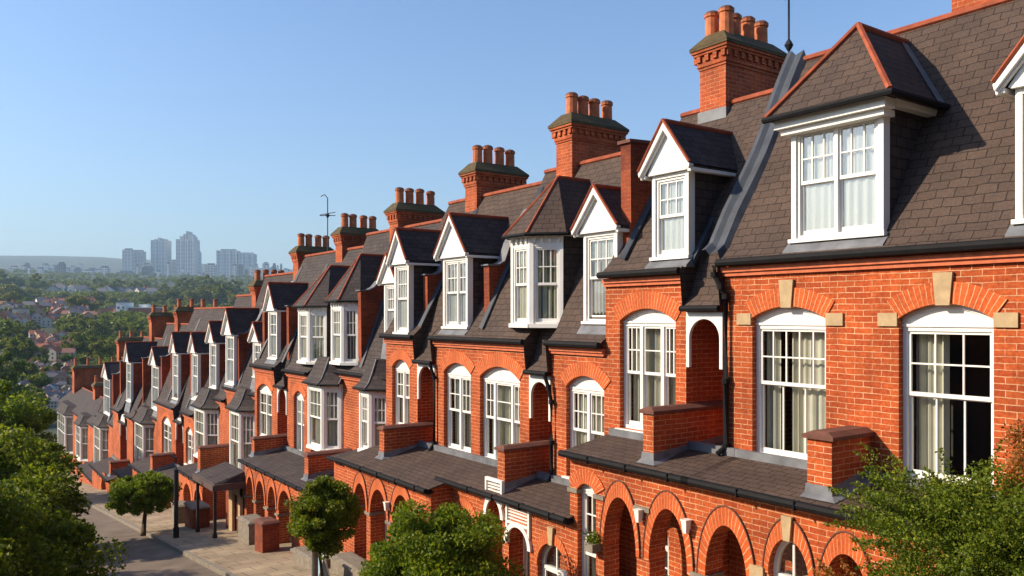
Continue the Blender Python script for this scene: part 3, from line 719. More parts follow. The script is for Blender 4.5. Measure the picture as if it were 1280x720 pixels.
def pier(h, ya, yb, xf, zt, zw, zgut, xo, xend=None):
    """brick dividing wall standing on the canopy roof"""
    X1 = h.x if xend is None else xend
    sl = lambda x: zgut + (zw - zgut) * (x - xo) / (h.x - xo)
    mb = MB(); mb.hexa([(xf, ya, sl(xf) - .05), (X1, ya, zw - .05), (X1, yb, zw - .05), (xf, yb, sl(xf) - .05), (xf, ya, zt), (X1, ya, zt), (X1, yb, zt), (xf, yb, zt)])
    o = mb.build('dividing_wall', M['brick'], h.o)
    c = MB(); c.box(xf - .05, X1, ya - .05, yb + .05, zt + .002, zt + .05); c.frustum(xf - .05, X1, ya - .05, yb + .05, zt + .05, xf + .02, X1, ya + .06, yb - .06, zt + .10); c.build('coping', M['coping'], o)
    f = MB(); f.hexa([(xf - .03, ya - .03, sl(xf) - .02), (X1, ya - .03, zw - .02), (X1, yb + .03, zw - .02), (xf - .03, yb + .03, sl(xf) - .02), (xf - .015, ya - .012, sl(xf) + .15), (X1, ya - .012, zw + .15), (X1, yb + .012, zw + .15), (xf - .015, yb + .012, sl(xf) + .15)])
    f.hexa([(xf - .12, ya - .12, sl(xf) - .01), (X1, ya - .16, zw), (X1, yb + .03, zw), (xf - .12, yb + .03, sl(xf) - .01), (xf - .03, ya - .03, sl(xf) + .04), (X1, ya - .03, zw + .05), (X1, yb + .02, zw + .05), (xf - .03, yb + .02, sl(xf) + .04)])
    f.build('flashing', M['lead'], o)
    return o
def pipe(h, pts, r=.04):
    mb = MB(); mb.tube(pts, r, 8)
    z = pts[-1][2]; 
    for q in pts[1:-1]: mb.tube([(q[0], q[1], q[2] - .04), (q[0], q[1], q[2] + .04)], r * 1.35, 8)
    return mb.build('downpipe', M['gutter'], h.o)

# =================================================================== THE TERRACE
E0 = .80
W1 = (6.68, 7.92, -2.10, -.03, .17); W2 = (4.50, 5.64, -2.08, -.03, .18); W3 = (1.6, 2.8, -2.08, -.03, .18)
h1 = house('brick_house', -3.0, 8.45, E0, 4.32, wall_ops=[W1, W2, W3], label='nearest brick house, wide slate roof, cream keystones over its windows')
for W_, l, u, lo, cu, hd, lb in ((W1, (0, 1), (5,), (3,), (.72, .22), -.13, None), (W2, (0, 1), (3,), (3,), (.12, .42), -.13, 'wide sash window with dark room showing'), (W3, (0, 1), (4,), (3,), 'full', -.13, None)):
    arch_window(h1, *W_, lights=l, up=u, low=lo, cur=cu, stone=True, head=hd, rt=.27, split=.55, lab=lb)
hipdormer(h1, 6.58, 1.40, 1.10, 2.74)
pediment(h1, 3.72, 1.15, 1.10, 2.62, rise=.9, up=(3,))
pediment(h1, .2, 1.15, 1.10, 2.62, rise=.9, up=(3,))
chimney(h1, 5.35, 12.15, 5.6, 3.4, w=.7)
# the lead-covered upstand between the first two roofs
ld = MB()
for yo, wd, rr in ((8.45, .42, .0),):
    for k in range(14):
        t0, t1 = k / 14, (k + 1) / 14
        def P(t, y, up): 
            x = 9.92 + (12.0 - 9.92) * t; wob = .03 * math.sin(t * 9) ; sag = -.06 * math.sin(math.pi * t) 
            z = (.86 + .30 * min(t * 6, 1) + (4.36 - 1.16) * max(0, (t - .1) / .9)); return (x, y + wob + .10 * math.exp(-t * 5), z + up + sag + .06)
        for (ya, yb, ua, ub) in ((8.36, 8.42, -.08, .09), (8.42, 8.58, .09, .04), (8.58, 8.66, .04, .13), (8.66, 8.74, .13, .12), (8.74, 8.79, .12, -.14)):
            ld.face([P(t0, ya, ua), P(t1, ya, ua), P(t1, yb, ub), P(t0, yb, ub)])
ld.build('lead_verge', M['lead_d'], h1.roof)
pipe(h1, [(9.83, 8.50, .78), (9.83, 8.50, .64), (9.86, 8.40, .45), (9.93, 8.36, .30), (9.93, 8.36, -1.0), (9.93, 8.36, -2.0), (9.80, 8.42, -2.12)], .045)

W_B = (9.47, 10.82, -2.0, -.09, .22)
h2 = house('brick_house', 8.45, 11.2, .72, 3.92, wall_ops=[W_B], lean=(8.452, 9.24), label='narrow brick bay house with triple arched window, next to the nearest house')
arch_window(h2, *W_B, lights=(0, .27, .68, 1), up=(3, 1, 3), low=(1, 1, 1), cur=(.34, .80), rt=.30, split=.52, head=-.12)
pediment(h2, 9.64, .83, 1.0, 2.42, rise=.78, xf=10.22)
fin(h2, 10.86, 10.32, .9, 3.15, swoop=False, th=.26, top=3.35)
chimney(h2, 9.98, 11.85, 5.3, 3.3, w=.62, dp=1.6, pots=5, double=True)
# near ground-floor arcade (both first houses)
Zs = -3.78
ops = [(10.32, 10.80, -5.0, -2.98, .14, 'flush'), (9.35, 10.12, zg(9.7) - .2, Zs, .86, 'door'), (8.28, 9.07, zg(8.7) - .2, Zs, .88, 'window')]
arcade(h2, 8.17, 11.0, 9.0, -2.34, -2.12, ops, lamps=[(9.22, -3.10), (8.18 + .06, -3.06)], zb=-6.0)
ops = [(7.20, 7.94, zg(7.7) - .2, Zs + .06, .80, 'door'), (6.24, 6.86, -4.9, -3.4, .52, 'flush'), (5.43, 6.04, zg(5.7) - .2, Zs + .3, .60, 'window'), (4.2, 4.95, zg(4.7) - .2, Zs + .1, .76, 'door'), (2.9, 3.7, -4.9, -3.4, .52, 'flush'), (1.2, 2.1, -4.6, Zs + .1, .76, 'door')]
arcade(h1, -3, 8.168, 9.0, -2.34, -2.12, ops, keys=[6.55], zb=-6.0)
for q_ in ((6.92, 7.14, -3.62, -3.34), (6.06, 6.22, -3.6, -3.36)):
    s = MB(); pbox(s, facade(9.0), *q_, -.05, .01); s.build('springer_stone', M['cream'], h1.o)
pier(h1, 6.01, 6.36, 9.12, -1.56, -2.12, -2.34, 8.85)
pier(h2, 9.10, 9.33, 9.12, -1.53, -2.12, -2.34, 8.85, 10.9)

W_C = (11.24, 12.34, -3.1, -1.36, .23)
W_D1 = (13.88, 15.42, -3.22, -1.36, .26); W_D2 = (15.80, 17.02, -3.2, -1.34, .24); W_E = (18.76, 19.75, -2.98, -1.38, .24)
h3 = house('brick_house', 11.2, 15.6, -.55, 3.45, wall_ops=[W_C, W_D1], lean=(12.80, 13.55), label='brick house with the largest canted white dormer under red clay hips')
arch_window(h3, *W_C, lights=(0, .5, 1), up=(3, 3), low=(1, 1), rt=.27, head=-1.40, cur='full')
arch_window(h3, *W_D1, lights=(0, .25, .72, 1), up=(2, 1, 2), low=(1, 1, 1), rt=.30, head=-1.42, cur=(.20, 1.05))
canted_dormer(h3, 13.74, .66, .42, -.16, 1.62, xf=9.92)
pediment(h3, 11.55, .95, -.1, 1.60, rise=.78)
fin(h3, 15.5, 10.32, -.3, 1.15)
chimney(h3, 14.35, 11.8, 4.66, 2.6)
pipe(h3, [(9.85, 12.86, -1.15), (9.9, 12.78, -1.4), (9.93, 12.72, -1.7), (9.93, 12.72, -2.5), (9.93, 12.72, -3.2), (9.8, 12.75, -3.3)])
ops = [(13.07, 13.58, zg(13) - .1, -3.95, .34, 'door'), (12.18, 12.86, zg(12) - .1, -4.35, .36, 'window'), (11.06, 11.94, -5.3, -4.55, .48, 'flush'), (14.1, 14.8, zg(14) - .1, -4.4, .4, 'door')]
arcade(h3, 11.0, 15.27, 9.0, -3.48, -3.24, ops, keys=[11.5], hoods=False, zb=-6.6, band=False, zring=.2)
s = MB(); Fq = facade(9.0)
for a, b, zz, zs_ in ((13.03, 13.62, -3.62, -3.95), (12.14, 12.90, -3.98, -4.35)):     # white lattice heads and arched surrounds
    pbox(s, Fq, a, a + .05, zs_, zz + .42, -.05, .02); pbox(s, Fq, b - .05, b, zs_, zz + .42, -.05, .02); pbox(s, Fq, a + .05, b - .05, zz + .36, zz + .42, -.05, .02); pbox(s, Fq, a + .05, b - .05, zz + .02, zz + .07, -.05, .02)
    for k in range(4): pbox(s, Fq, a + .08, b - .08, zz + .11 + k * .06, zz + .135 + k * .06, -.035, .02)
s.build('lattice_panel', M['white'], h3.o)
for a, b, zs_, rr in ((13.07, 13.58, -3.95, .34), (12.18, 12.86, -4.35, .36)): ring(Fq, a, b, zs_, rr, .09, .06, h3.o, name='white_arch', m='white')
pier(h3, 13.17, 13.42, 9.12, -2.66, -3.24, -3.48, 8.85, 10.9)

h4 = house('brick_house', 15.6, 20.1, -.55, 3.2, wall_ops=[W_D2, W_E], lean=(17.42, 18.33), label='fourth brick house along, two arched windows either side of a recessed white arch')
arch_window(h4, *W_D2, lights=(0, .5, 1), up=(3, 2), low=(1, 1), rt=.28, head=-1.40, cur=(.55, .35))
arch_window(h4, *W_E, lights=(0, .5, 1), up=(2, 2), low=(1, 1), rt=.26, head=-1.42)
pediment(h4, 16.6, 1.12, -.25, 1.42, rise=.95, lights=(0, .4, 1), up=(2, 3))
pediment(h4, 19.1, .80, -.42, 1.38, rise=.85, lights=(0, 1), up=(4,))
fin(h4, 18.36, 10.32, -.6, 1.05)
chimney(h4, 18.35, 11.8, 4.15, 2.2)
pipe(h4, [(9.85, 17.45, -1.15), (9.93, 17.36, -1.5), (9.93, 17.36, -3.1), (9.8, 17.4, -3.3)])
ops = [(18.14, 18.84, zg(18.4) - .1, -4.72, .62, 'door'), (17.03, 17.92, zg(17.4) - .1, -4.74, .66, 'window'), (15.87, 16.75, zg(16) - .1, -4.66, .66, 'window')]
arcade(h4, 15.0, 19.42, 8.5, -3.62, -3.24, ops, lamps=[(16.9, -4.35)], zb=-7.0)
pier(h4, 18.10, 18.36, 8.95, -2.80, -3.24, -3.62, 8.35, 10.9)

# --- the second group: canted oriel bays
h5 = house('brick_house', 20.1, 25.55, -1.75, 2.75, x=10.3, zf=-7.3, label='brick house with two white canted bays, just past the three tall street arches', slate='slate_b')
bay(h5, 21.05, .62, .42, 9.8, -3.75, -2.0); bay(h5, 24.7, 1.15, .45, 9.8, -4.15, -2.1)
pediment(h5, 20.75, .85, -.55, .95, xf=10.5, rise=.75, up=(4,))
canted_dormer(h5, 23.7, .80, .40, -1.42, .42, xf=10.1, rise=1.45, dy=.42)
fin(h5, 22.55, 10.4, -1.2, .75)
chimney(h5, 22.9, 11.8, 3.58, 1.6)
h6 = house('brick_house', 25.55, 31.3, -1.9, 2.35, wall_ops=[(26.16, 27.13, -4.7, -2.78, .25), (29.33, 31.05, -4.6, -2.85, .32)], lean=(27.75, 28.75), label='brick house with four street arches beside the open porch', slate='slate_b')
arch_window(h6, 26.16, 27.13, -4.7, -2.78, .25, lights=(0, .5, 1), up=(2, 2), low=(1, 1), rt=.27)
arch_window(h6, 29.33, 31.05, -4.6, -2.85, .32, lights=(0, .5, 1), up=(2, 2), low=(1, 1), rt=.27)
canted_dormer(h6, 26.1, .85, .42, -1.5, .28, xf=9.95, rise=1.35)
pediment(h6, 29.6, .95, -1.55, .22, rise=.95, up=(2,))
fin(h6, 28.45, 10.32, -1.6, .35); fin(h6, 31.1, 10.32, -1.6, .45)
chimney(h6, 27.2, 11.8, 3.2, 1.2); chimney(h6, 31.5, 11.8, 2.82, .8)
ops = [(27.03, 27.78, zg(27) - .1, -6.1, .72, 'door'), (25.91, 26.79, zg(26) - .1, -6.05, .70, 'window'), (24.85, 25.60, zg(25) - .1, -6.0, .66, 'window'), (23.5, 24.62, zg(24) - .1, -5.95, .68, 'door')]
arcade(h6, 22.2, 28.0, 8.6, -4.88, -4.62, ops, lamps=[], zb=-8.0, slate='slate_b')
pier(h6, 22.95, 23.25, 8.9, -4.12, -4.62, -4.88, 8.45, 10.3); pier(h6, 27.9, 28.2, 8.9, -4.25, -4.62, -4.88, 8.45, 10.9)

# --- the farther houses
h7 = house('brick_house', 31.3, 36.1, -3.1, 1.75, x=10.3, zf=-9.5, label='brick house with one white canted bay directly above the open porch', slate='slate_b')
bay(h7, 33.2, 1.3, .5, 9.8, -6.2, -3.7, lowbox=-6.5)
pediment(h7, 35.4, 1.2, -2.9, -.78, xf=10.4, rise=1.05, up=(2,))
pediment(h7, 32.2, 1.0, -2.4, -1.0, xf=10.4, rise=.7, up=(2,))
fin(h7, 34.6, 10.4, -2.9, -.75)
chimney(h7, 36.8, 11.8, 1.62, -.5)
h8 = house('brick_house', 36.1, 40.3, -3.7, .95, x=10.3, zf=-9.5, label='brick house with one white canted bay facing the lamp post', slate='slate_b')
bay(h8, 38.6, 1.6, .55, 9.8, -6.4, -4.1)
pediment(h8, 38.5, 1.1, -3.3, -1.2, xf=10.4, rise=.9, up=(2,))
h9 = house('brick_house', 40.3, 48.3, -4.75, .4, wall_ops=[(40.5, 41.92, -7.2, -5.7, .35), (44.9, 47.1, -7.5, -5.75, .42)], lean=(42.3, 43.9), label='brick house with two arched windows, behind the round street tree', slate='slate_b')
arch_window(h9, 40.5, 41.92, -7.2, -5.7, .35, lights=(0, .5, 1), up=(1, 1), low=(1, 1)); arch_window(h9, 44.9, 47.1, -7.5, -5.75, .42, lights=(0, .5, 1), up=(1, 1), low=(1, 1))
pediment(h9, 40.9, 1.1, -4.0, -1.75, rise=.9, up=(2,)); pediment(h9, 44.8, 1.2, -4.3, -1.9, rise=1.0, up=(2,))
fin(h9, 42.1, 10.32, -4.3, -1.5); fin(h9, 46.2, 10.32, -4.4, -1.75)
h10 = house('brick_house', 48.3, 55.0, -5.9, -.5, x=10.3, zf=-11, label='brick house with a broad white canted bay to the right of the large left tree', slate='slate_b')
bay(h10, 52.2, 2.3, .8, 9.8, -9.3, -6.2)
pediment(h10, 50.6, 1.8, -5.4, -2.85, xf=10.4, rise=1.0, up=(2,)); fin(h10, 48.9, 10.4, -5.2, -2.3); fin(h10, 54.0, 10.4, -5.3, -2.6)
chimney(h10, 51.4, 11.8, .55, -2, w=.75, dp=2.5)
h11 = house('brick_house', 55.0, 62.0, -6.4, -1.5, zf=-12, lean=(57.0, 59.3), label='dim brick house with white pendants in its deep recess, far down the row', slate='slate_b')
pediment(h11, 57.4, 1.5, -5.5, -2.95, rise=1.2, up=(2,)); fin(h11, 61.0, 10.32, -6, -3.1, th=.3)
chimney(h11, 58.6, 11.8, .25, -3, w=.8, dp=2.6)
h12 = house('brick_house', 62.0, 71.0, -7.8, -3.3, x=10.3, zf=-13, label='brick house with white bay and square dormer, second from the bottom end', slate='slate_b')
bay(h12, 67.6, 2.6, 1.0, 9.8, -11.4, -8.1)
pediment(h12, 67.0, 2.6, -7.3, -4.6, xf=10.4, rise=1.1, up=(2,)); fin(h12, 64.4, 10.4, -7, -4.2, th=.3)
chimney(h12, 70.5, 11.8, -1.7, -5, w=1.0, dp=2.8)
h13 = house('brick_house', 71.0, 95.0, -8.8, -7.2, x=10.3, zf=-15, label='last house at the bottom end of the row, pale canted bay and low brown roof', slate='slate_b')
bay(h13, 88.0, 5.5, 1.6, 9.7, -12.6, -9.1); bay(h13, 77.5, 2.6, 1.0, 9.8, -12, -9.1)
chimney(h13, 92, 11.3, -5.0, -10, w=1.4, dp=3.8, ph=.8); chimney(h13, 81, 11.6, -6.0, -10, w=1.2, dp=3.0, ph=.7)

# ground-floor runs for the middle and far houses
arcade(h8, 33.4, 37.2, 8.6, -6.55, -6.3, [(33.5, 34.6, zg(34) - .1, -7.5, .55, 'window'), (35.1, 36.4, zg(35) - .1, -7.6, .58, 'door')], hoods=False, zb=-9.5, slate='slate_b', band=False)
pier(h8, 34.9, 35.3, 8.9, -5.5, -6.3, -6.55, 8.45)
arcade(h9, 40.5, 48.0, 8.7, -8.0, -7.6, [(41.2, 42.6, zg(42.6) - .3, -9.0, .6), (44.2, 45.8, zg(45.8) - .3, -9.2, .6)], hoods=False, zb=-11, slate='slate_b', band=False)
pier(h9, 44.0, 44.5, 8.9, -7.1, -7.6, -8.0, 8.55)
arcade(h11, 55.2, 62, 8.7, -10.1, -9.7, [(56.2, 58.2, zg(58.2) - .3, -11., .8)], hoods=False, zb=-13, slate='slate_b', band=False)
pier(h11, 56.0, 56.6, 8.9, -9.2, -9.7, -10.1, 8.55)
arcade(h5, 19.8, 22.0, 9.3, -4.0, -3.85, [(20.1, 20.8, zg(20), -5.2, .35, 'door')], hoods=False, zb=-7.5, slate='slate_b', band=False)

arcade(h10, 48.6, 54.6, 9.0, -9.4, -9.1, [], hoods=False, zb=-12, slate='slate_b', band=False)
arcade(h12, 62.4, 70.6, 9.0, -11.5, -11.2, [], hoods=False, zb=-14, slate='slate_b', band=False)
# timber-posted porch in front of the arches
po = empty('porch', (8.0, 29.2, zg(29)), 'open street-side porch with a dark brown fascia on black posts', 'porch')
mb = MB(); mb.hexa([(7.55, 27.9, -5.72), (8.62, 27.9, -5.6), (8.62, 30.4, -5.6), (7.55, 30.4, -5.72), (7.6, 28.0, -5.60), (8.62, 28.0, -5.30), (8.62, 30.3, -5.30), (7.6, 30.3, -5.60)]); mb.build('roof', M['slate_b'], po)
mb = MB(); mb.box(7.5, 7.55, 27.85, 30.45, -5.84, -5.64); mb.box(7.55, 8.62, 27.83, 27.89, -5.84, -5.62); mb.build('fascia', M['brown_metal'], po)
for yy in (28.0, 30.2):
    mb = MB(); mb.box(7.58, 7.67, yy, yy + .09, zg(yy), -5.73); mb.box(7.56, 7.69, yy - .02, yy + .11, zg(yy), zg(yy) + .12); mb.build('post', M['pole_black'], po)
mb = MB(); mb.box(8.5, 8.6, 28.2, 28.5, zg(28.3), -5.6); mb.box(8.5, 8.6, 29.1, 29.5, zg(29.3), -5.6); mb.box(8.48, 8.62, 28.2, 29.5, -6.2, -5.9); mb.build('doorcase', M['cream'], po)
mb = MB(); mb.box(8.64, 8.7, 28.02, 30.35, zg(31), -5.62); mb.build('back_wall', M['brick_dark'], po)

# =================================================================== ROADS AND GROUND
kx = lambda y: 5.6 + .022 * y if y < 70 else 7.14 + .06 * (y - 70)
rx = lambda y: -.9 + .012 * y
YS = list(range(-40, 131, 5))
def strip_obj(name, xl, xr, dz, m, kind='structure', top=None):
    mb = MB()
    for a, b in zip(YS, YS[1:]):
        mb.face([(xl(a), a, zg(a) + dz), (xr(a), a, zg(a) + dz), (xr(b), b, zg(b) + dz), (xl(b), b, zg(b) + dz)])
        if top: mb.face([(xl(a), a, zg(a) + dz), (xl(b), b, zg(b) + dz), (xl(b), b, zg(b) + dz - top), (xl(a), a, zg(a) + dz - top)]); mb.face([(xr(a), a, zg(a) + dz), (xr(b), b, zg(b) + dz), (xr(b), b, zg(b) + dz - top), (xr(a), a, zg(a) + dz - top)])
    return tag(mb.build(name, M[m]), kind=kind)
strip_obj('road', lambda y: rx(y), lambda y: kx(y), -.12, 'asphalt')
strip_obj('pavement', lambda y: kx(y) + .13, lambda y: 10.6, .0, 'paving')
strip_obj('kerb', lambda y: kx(y), lambda y: kx(y) + .13, .004, 'stone', top=.16)
strip_obj('opposite_pavement', lambda y: rx(y) - 2.0, lambda y: rx(y) - .13, .0, 'paving')
strip_obj('opposite_kerb', lambda y: rx(y) - .13, lambda y: rx(y), .004, 'stone', top=.16)
PR = [(0, -4.1), (60, -11.6), (110, -17.9), (180, -21.5), (260, -20), (400, -13.5), (600, -4), (900, 7), (1300, 31), (2000, 76), (3000, 140), (3900, 175), (4700, 235), (5600, 330), (6600, 412), (8200, 430), (12000, 300)]
def zt(x, y):
    if y < 0: return -4.1 - .125 * y + 0 * x
    r = math.hypot(x, y); 
    for (a, za), (b, zb) in zip(PR, PR[1:]):
        if r <= b: z = za + (zb - za) * (r - a) / (b - a); break
    else: z = 300
    s = -4.1 - .125 * y
    t = min(max((y - 95) / 35, 0), 1)
    if r > 3000: z += 26 * math.sin(x * .0011 + 2.2) * min((r - 3000) / 3000, 1) + 22 * math.sin(x * .0031 + y * .0007) * min((r - 3000) / 3000, 1)
    elif r > 250: z += 3.5 * math.sin(x * .018 + 1) * math.sin(y * .011) * min((r - 250) / 200, 1)
    return s * (1 - t) + z * t
mb = MB(); rad = [-60, -30, 0, 15, 30, 45, 60, 75, 90, 100, 110, 120, 130, 150, 180, 215, 260, 310, 370, 440, 520, 600, 700, 800, 900, 1050, 1200, 1350, 1600, 1900, 2200, 2600, 3000, 3400, 3900, 4300, 4700, 5200, 5600, 6100, 6600, 7300, 8200, 10000]
cols = [-1.3, -.9, -.6, -.4, -.25, -.12] + [i * .05 for i in range(0, 20)] + [1.1, 1.3, 1.6, 2., 2.6, 3.5]
def gp(r, c):
    x = c * max(r, 0) + (c - .3) * 60
    return (x, r, zt(x, r))
for i in range(len(rad) - 1):
    for j in range(len(cols) - 1):
        mb.face([gp(rad[i], cols[j]), gp(rad[i], cols[j + 1]), gp(rad[i + 1], cols[j + 1]), gp(rad[i + 1], cols[j])], smooth=True)
tag(mb.build('ground', M['ground']), kind='structure')

# =================================================================== street furniture
p = empty('lamp_post', (6.75, 29.6, zg(29.6)), 'slim black street post with a short arm, at the kerb beyond the porch', 'street post')
mb = MB(); z = zg(29.6); mb.tube([(6.75, 29.6, z), (6.75, 29.6, z + 2.35)], .075, 10); mb.tube([(6.75, 29.6, z), (6.75, 29.6, z + .35)], .1, 10); mb.build('post', M['pole_black'], p)
mb = MB(); mb.tube([(6.75, 29.6, z + 2.35), (6.75, 29.62, z + 2.75), (6.60, 29.75, z + 2.82)], .03, 6); mb.build('arm', M['pole_black'], p)
p = empty('wooden_post', (6.85, 17.3, zg(17.3)), 'grey weathered wooden post in front of the dense clipped tree', 'post')
mb = MB(); mb.tube([(6.85, 17.3, zg(17.3)), (6.85, 17.3, zg(17.3) + 1.65)], .085, 10); mb.build('shaft', M['timber'], p)
def block(name, x0, x1, y0, y1, h, label, cat, m='brick_dark', cap='stone', group=None):
    p = empty(name, ((x0 + x1) / 2, (y0 + y1) / 2, zg(y0)), label, cat, group); zb = zg(y1) - .1; zt_ = zg(y0) + h
    mb = MB(); mb.box(x0, x1, y0, y1, zb, zt_); mb.build('wall', M[m], p)
    mb = MB(); mb.box(x0 - .04, x1 + .04, y0 - .04, y1 + .04, zt_ + .002, zt_ + .05); mb.frustum(x0 - .04, x1 + .04, y0 - .04, y1 + .04, zt_ + .05, x0 + .06, x1 - .06, y0 + .06, y1 - .06, zt_ + .10); mb.build('cap', M[cap], p)
block('garden_wall', 7.7, 8.2, 23.4, 24.1, .78, 'square brick garden pier with a worn brown cap in front of the arches', 'garden wall', cap='coping')
block('garden_wall', 7.9, 8.5, 25.3, 26.4, .6, 'low rough grey stone plinth beside the porch', 'garden wall', 'stone')
block('garden_wall', 7.7, 8.3, 31.2, 32.4, .7, 'low brick garden wall with pale cap just past the porch', 'garden wall')
block('garden_wall', 7.7, 8.2, 33.6, 34.6, .6, 'small square stone pier by the two far street arches', 'garden wall', 'stone')
block('stone_step', 7.7, 8.4, 19.6, 21.0, .16, 'low stone doorstep behind the grey wooden post', 'doorstep', 'stone')
block('stone_step', 7.9, 8.45, 17.2, 18.9, .14, 'worn stone doorstep at the foot of the tall arches', 'doorstep', 'stone')
p = empty('pavement_sign', (7.35, 18.1, zg(18.1)), 'small pale blue folding board standing on the pavement by the grey post', 'pavement sign')
mb = MB(); z = zg(18.1); 
mb.hexa([(7.2, 18.0, z), (7.22, 18.0, z), (7.22, 18.4, z), (7.2, 18.4, z), (7.33, 18.02, z + .62), (7.35, 18.02, z + .62), (7.35, 18.38, z + .62), (7.33, 18.38, z + .62)])
mb.hexa([(7.48, 18.0, z), (7.5, 18.0, z), (7.5, 18.4, z), (7.48, 18.4, z), (7.36, 18.02, z + .62), (7.38, 18.02, z + .62), (7.38, 18.38, z + .62), (7.36, 18.38, z + .62)]); mb.build('board', plain_mat('sign_blue', (.25, .36, .45), .5), p)
mb = MB()
mb.tube([(7.19, 17.97, z), (7.35, 17.97, z + .66), (7.35, 18.40, z + .66), (7.19, 18.40, z)], .02, 6); mb.tube([(7.51, 17.97, z), (7.355, 17.97, z + .655), (7.355, 18.40, z + .655), (7.51, 18.40, z)], .02, 6)
mb.build('frame', M['white'], p)
# aerials
p = empty('tv_aerial', (12.3, 8.95, 3.8), 'tall aerial mast rising behind the near chimney against the sky', 'aerial')
mb = MB(); mb.tube([(12.3, 8.95, 3.6), (12.3, 8.95, 6.0)], .018, 6); mb.lathe((12.3, 8.95, 4.78), [(.01, -.12), (.05, -.06), (.08, 0), (.05, .06), (.01, .12)], 8); mb.build('mast', M['pole_black'], p)
mb = MB(); mb.tube([(12.3, 8.95, 5.62), (11.7, 9.3, 5.66)], .01, 5)
for k in range(6): t = k / 5; mb.tube([(12.3 - .6 * t - .1, 8.95 + .35 * t - .15, 5.64), (12.3 - .6 * t + .1, 8.95 + .35 * t + .15, 5.64)], .006, 4)
mb.build('yagi', M['pole_black'], p)
p = empty('tv_aerial', (12.5, 30.2, 2.3), 'thin aerial with crossed rods on the far chimney against the sky', 'aerial')
mb = MB(); mb.tube([(12.5, 30.2, 1.8), (12.5, 30.2, 4.6)], .022, 6); mb.tube([(12.5, 30.2, 4.6), (12.42, 30.3, 4.75), (12.3, 30.4, 4.68)], .018, 5); mb.build('mast', M['lead_d'], p)
mb = MB()
for a in range(4): mb.tube([(12.5 - .32 * math.cos(a * .8), 30.2 - .32 * math.sin(a * .8), 3.9 + .05 * a), (12.5 + .32 * math.cos(a * .8), 30.2 + .32 * math.sin(a * .8), 3.95)], .014, 4)
mb.lathe((12.5, 30.2, 3.93), [(.02, -.1), (.09, 0), (.02, .1)], 8); mb.build('rods', M['lead_d'], p)

# =================================================================== VEGETATION
def leaves_mesh(name, pts, size, m, seed=0, flat=.0, var=.4):
    rng = np.random.default_rng(seed); n = len(pts); P = np.asarray(pts)
    a = rng.normal(size=(n, 3)); a /= np.linalg.norm(a, axis=1)[:, None]
    b = rng.normal(size=(n, 3)); b -= (b * a).sum(1)[:, None] * a; b /= np.linalg.norm(b, axis=1)[:, None]
    if flat: 
        a[:, 2] *= (1 - flat); b[:, 2] *= (1 - flat)
    s = size * (1 + var * rng.uniform(-1, 1, n))[:, None]
    V = np.empty((n, 4, 3)); V[:, 0] = P - a * s; V[:, 1] = P + b * s * .6; V[:, 2] = P + a * s; V[:, 3] = P - b * s * .6
    me = bpy.data.meshes.new(name); me.vertices.add(n * 4); me.vertices.foreach_set('co', V.ravel())
    me.loops.add(n * 4); me.loops.foreach_set('vertex_index', np.arange(n * 4, dtype=np.int32))
    me.polygons.add(n); me.polygons.foreach_set('loop_start', np.arange(0, n * 4, 4, dtype=np.int32)); me.update(calc_edges=True)
    me.materials.append(m); return me
def crown_pts(rng, c, rad, n, clumps, cr, fill=.35, shell=.8, sub=True):
    """leaf positions in lumpy clumps through an ellipsoid volume"""
    cc = rng.normal(size=(clumps, 3)); cc /= np.linalg.norm(cc, axis=1)[:, None]
    rr = np.where(rng.random(clumps) < fill, rng.random(clumps) ** .5 * .7, rng.uniform(shell - .12, 1.0, clumps))
    cc = cc * rr[:, None] * np.array(rad) + np.array(c)
    k = rng.integers(0, clumps, n)
    sz = cr * rng.uniform(.5, 1.25, clumps)
    d = rng.normal(size=(n, 3)); d /= np.linalg.norm(d, axis=1)[:, None]
    d *= (rng.random(n) ** .45)[:, None] * sz[k][:, None]; d[:, 2] *= .72
    return cc[k] + d, cc
def tree(name, base, h, crown_c, rad, n, leaf, mname, label, cat='tree', clumps=60, cr=.4, trunk_r=.12, seed=1, group=None, fill=.35, flat=0, extra=None, limbs=14):
    rng = np.random.default_rng(seed); o = empty(name, base, label, cat, group)
    P, cc = crown_pts(rng, crown_c, rad, n, clumps, cr, fill)
    if extra is not None: P = np.vstack([P, extra(rng)])
    me = leaves_mesh('crown', P - np.array(base), leaf, M[mname], seed, flat)
    c = bpy.data.objects.new('crown', me); C.objects.link(c); c.parent = o
    t = MB(); top = Vector(crown_c); b = Vector(base); mid = b + (top - b) * .55 + Vector((rng.uniform(-.1, .1), rng.uniform(-.1, .1), 0))
    t.tube([b - Vector((0, 0, .1)), b + Vector((0, 0, .1)), mid, top], [trunk_r * 1.4, trunk_r, trunk_r * .75, trunk_r * .35], 9)
    for i in range(limbs):
        q = Vector(cc[i * (len(cc) // max(limbs, 1)) % len(cc)]); s = mid.lerp(top, rng.uniform(0, .8)); md = s.lerp(q, .5) + Vector((0, 0, -.05 * (q - s).length))
        t.tube([s, md, q], [trunk_r * .4, trunk_r * .22, trunk_r * .08], 5)
    t.build('trunk', M['bark'], o); return o
tree('street_tree', (6.25, 32.4, zg(32.4)), 3, (6.2, 32.4, -6.5), (1.2, 1.3, .74), 34000, .040, 'leaf', 'small round-headed street tree by the kerb at the far end of the pavement', clumps=150, cr=.26, trunk_r=.09, seed=3)
tree('street_tree', (6.9, 16.9, zg(16.9)), 3, (6.9, 16.9, -4.38), (.70, .70, .84), 46000, .029, 'leaf_dk', 'dense dark clipped tree in front of the dark recess, grey post beside it', clumps=170, cr=.20, trunk_r=.06, seed=4, fill=.35)
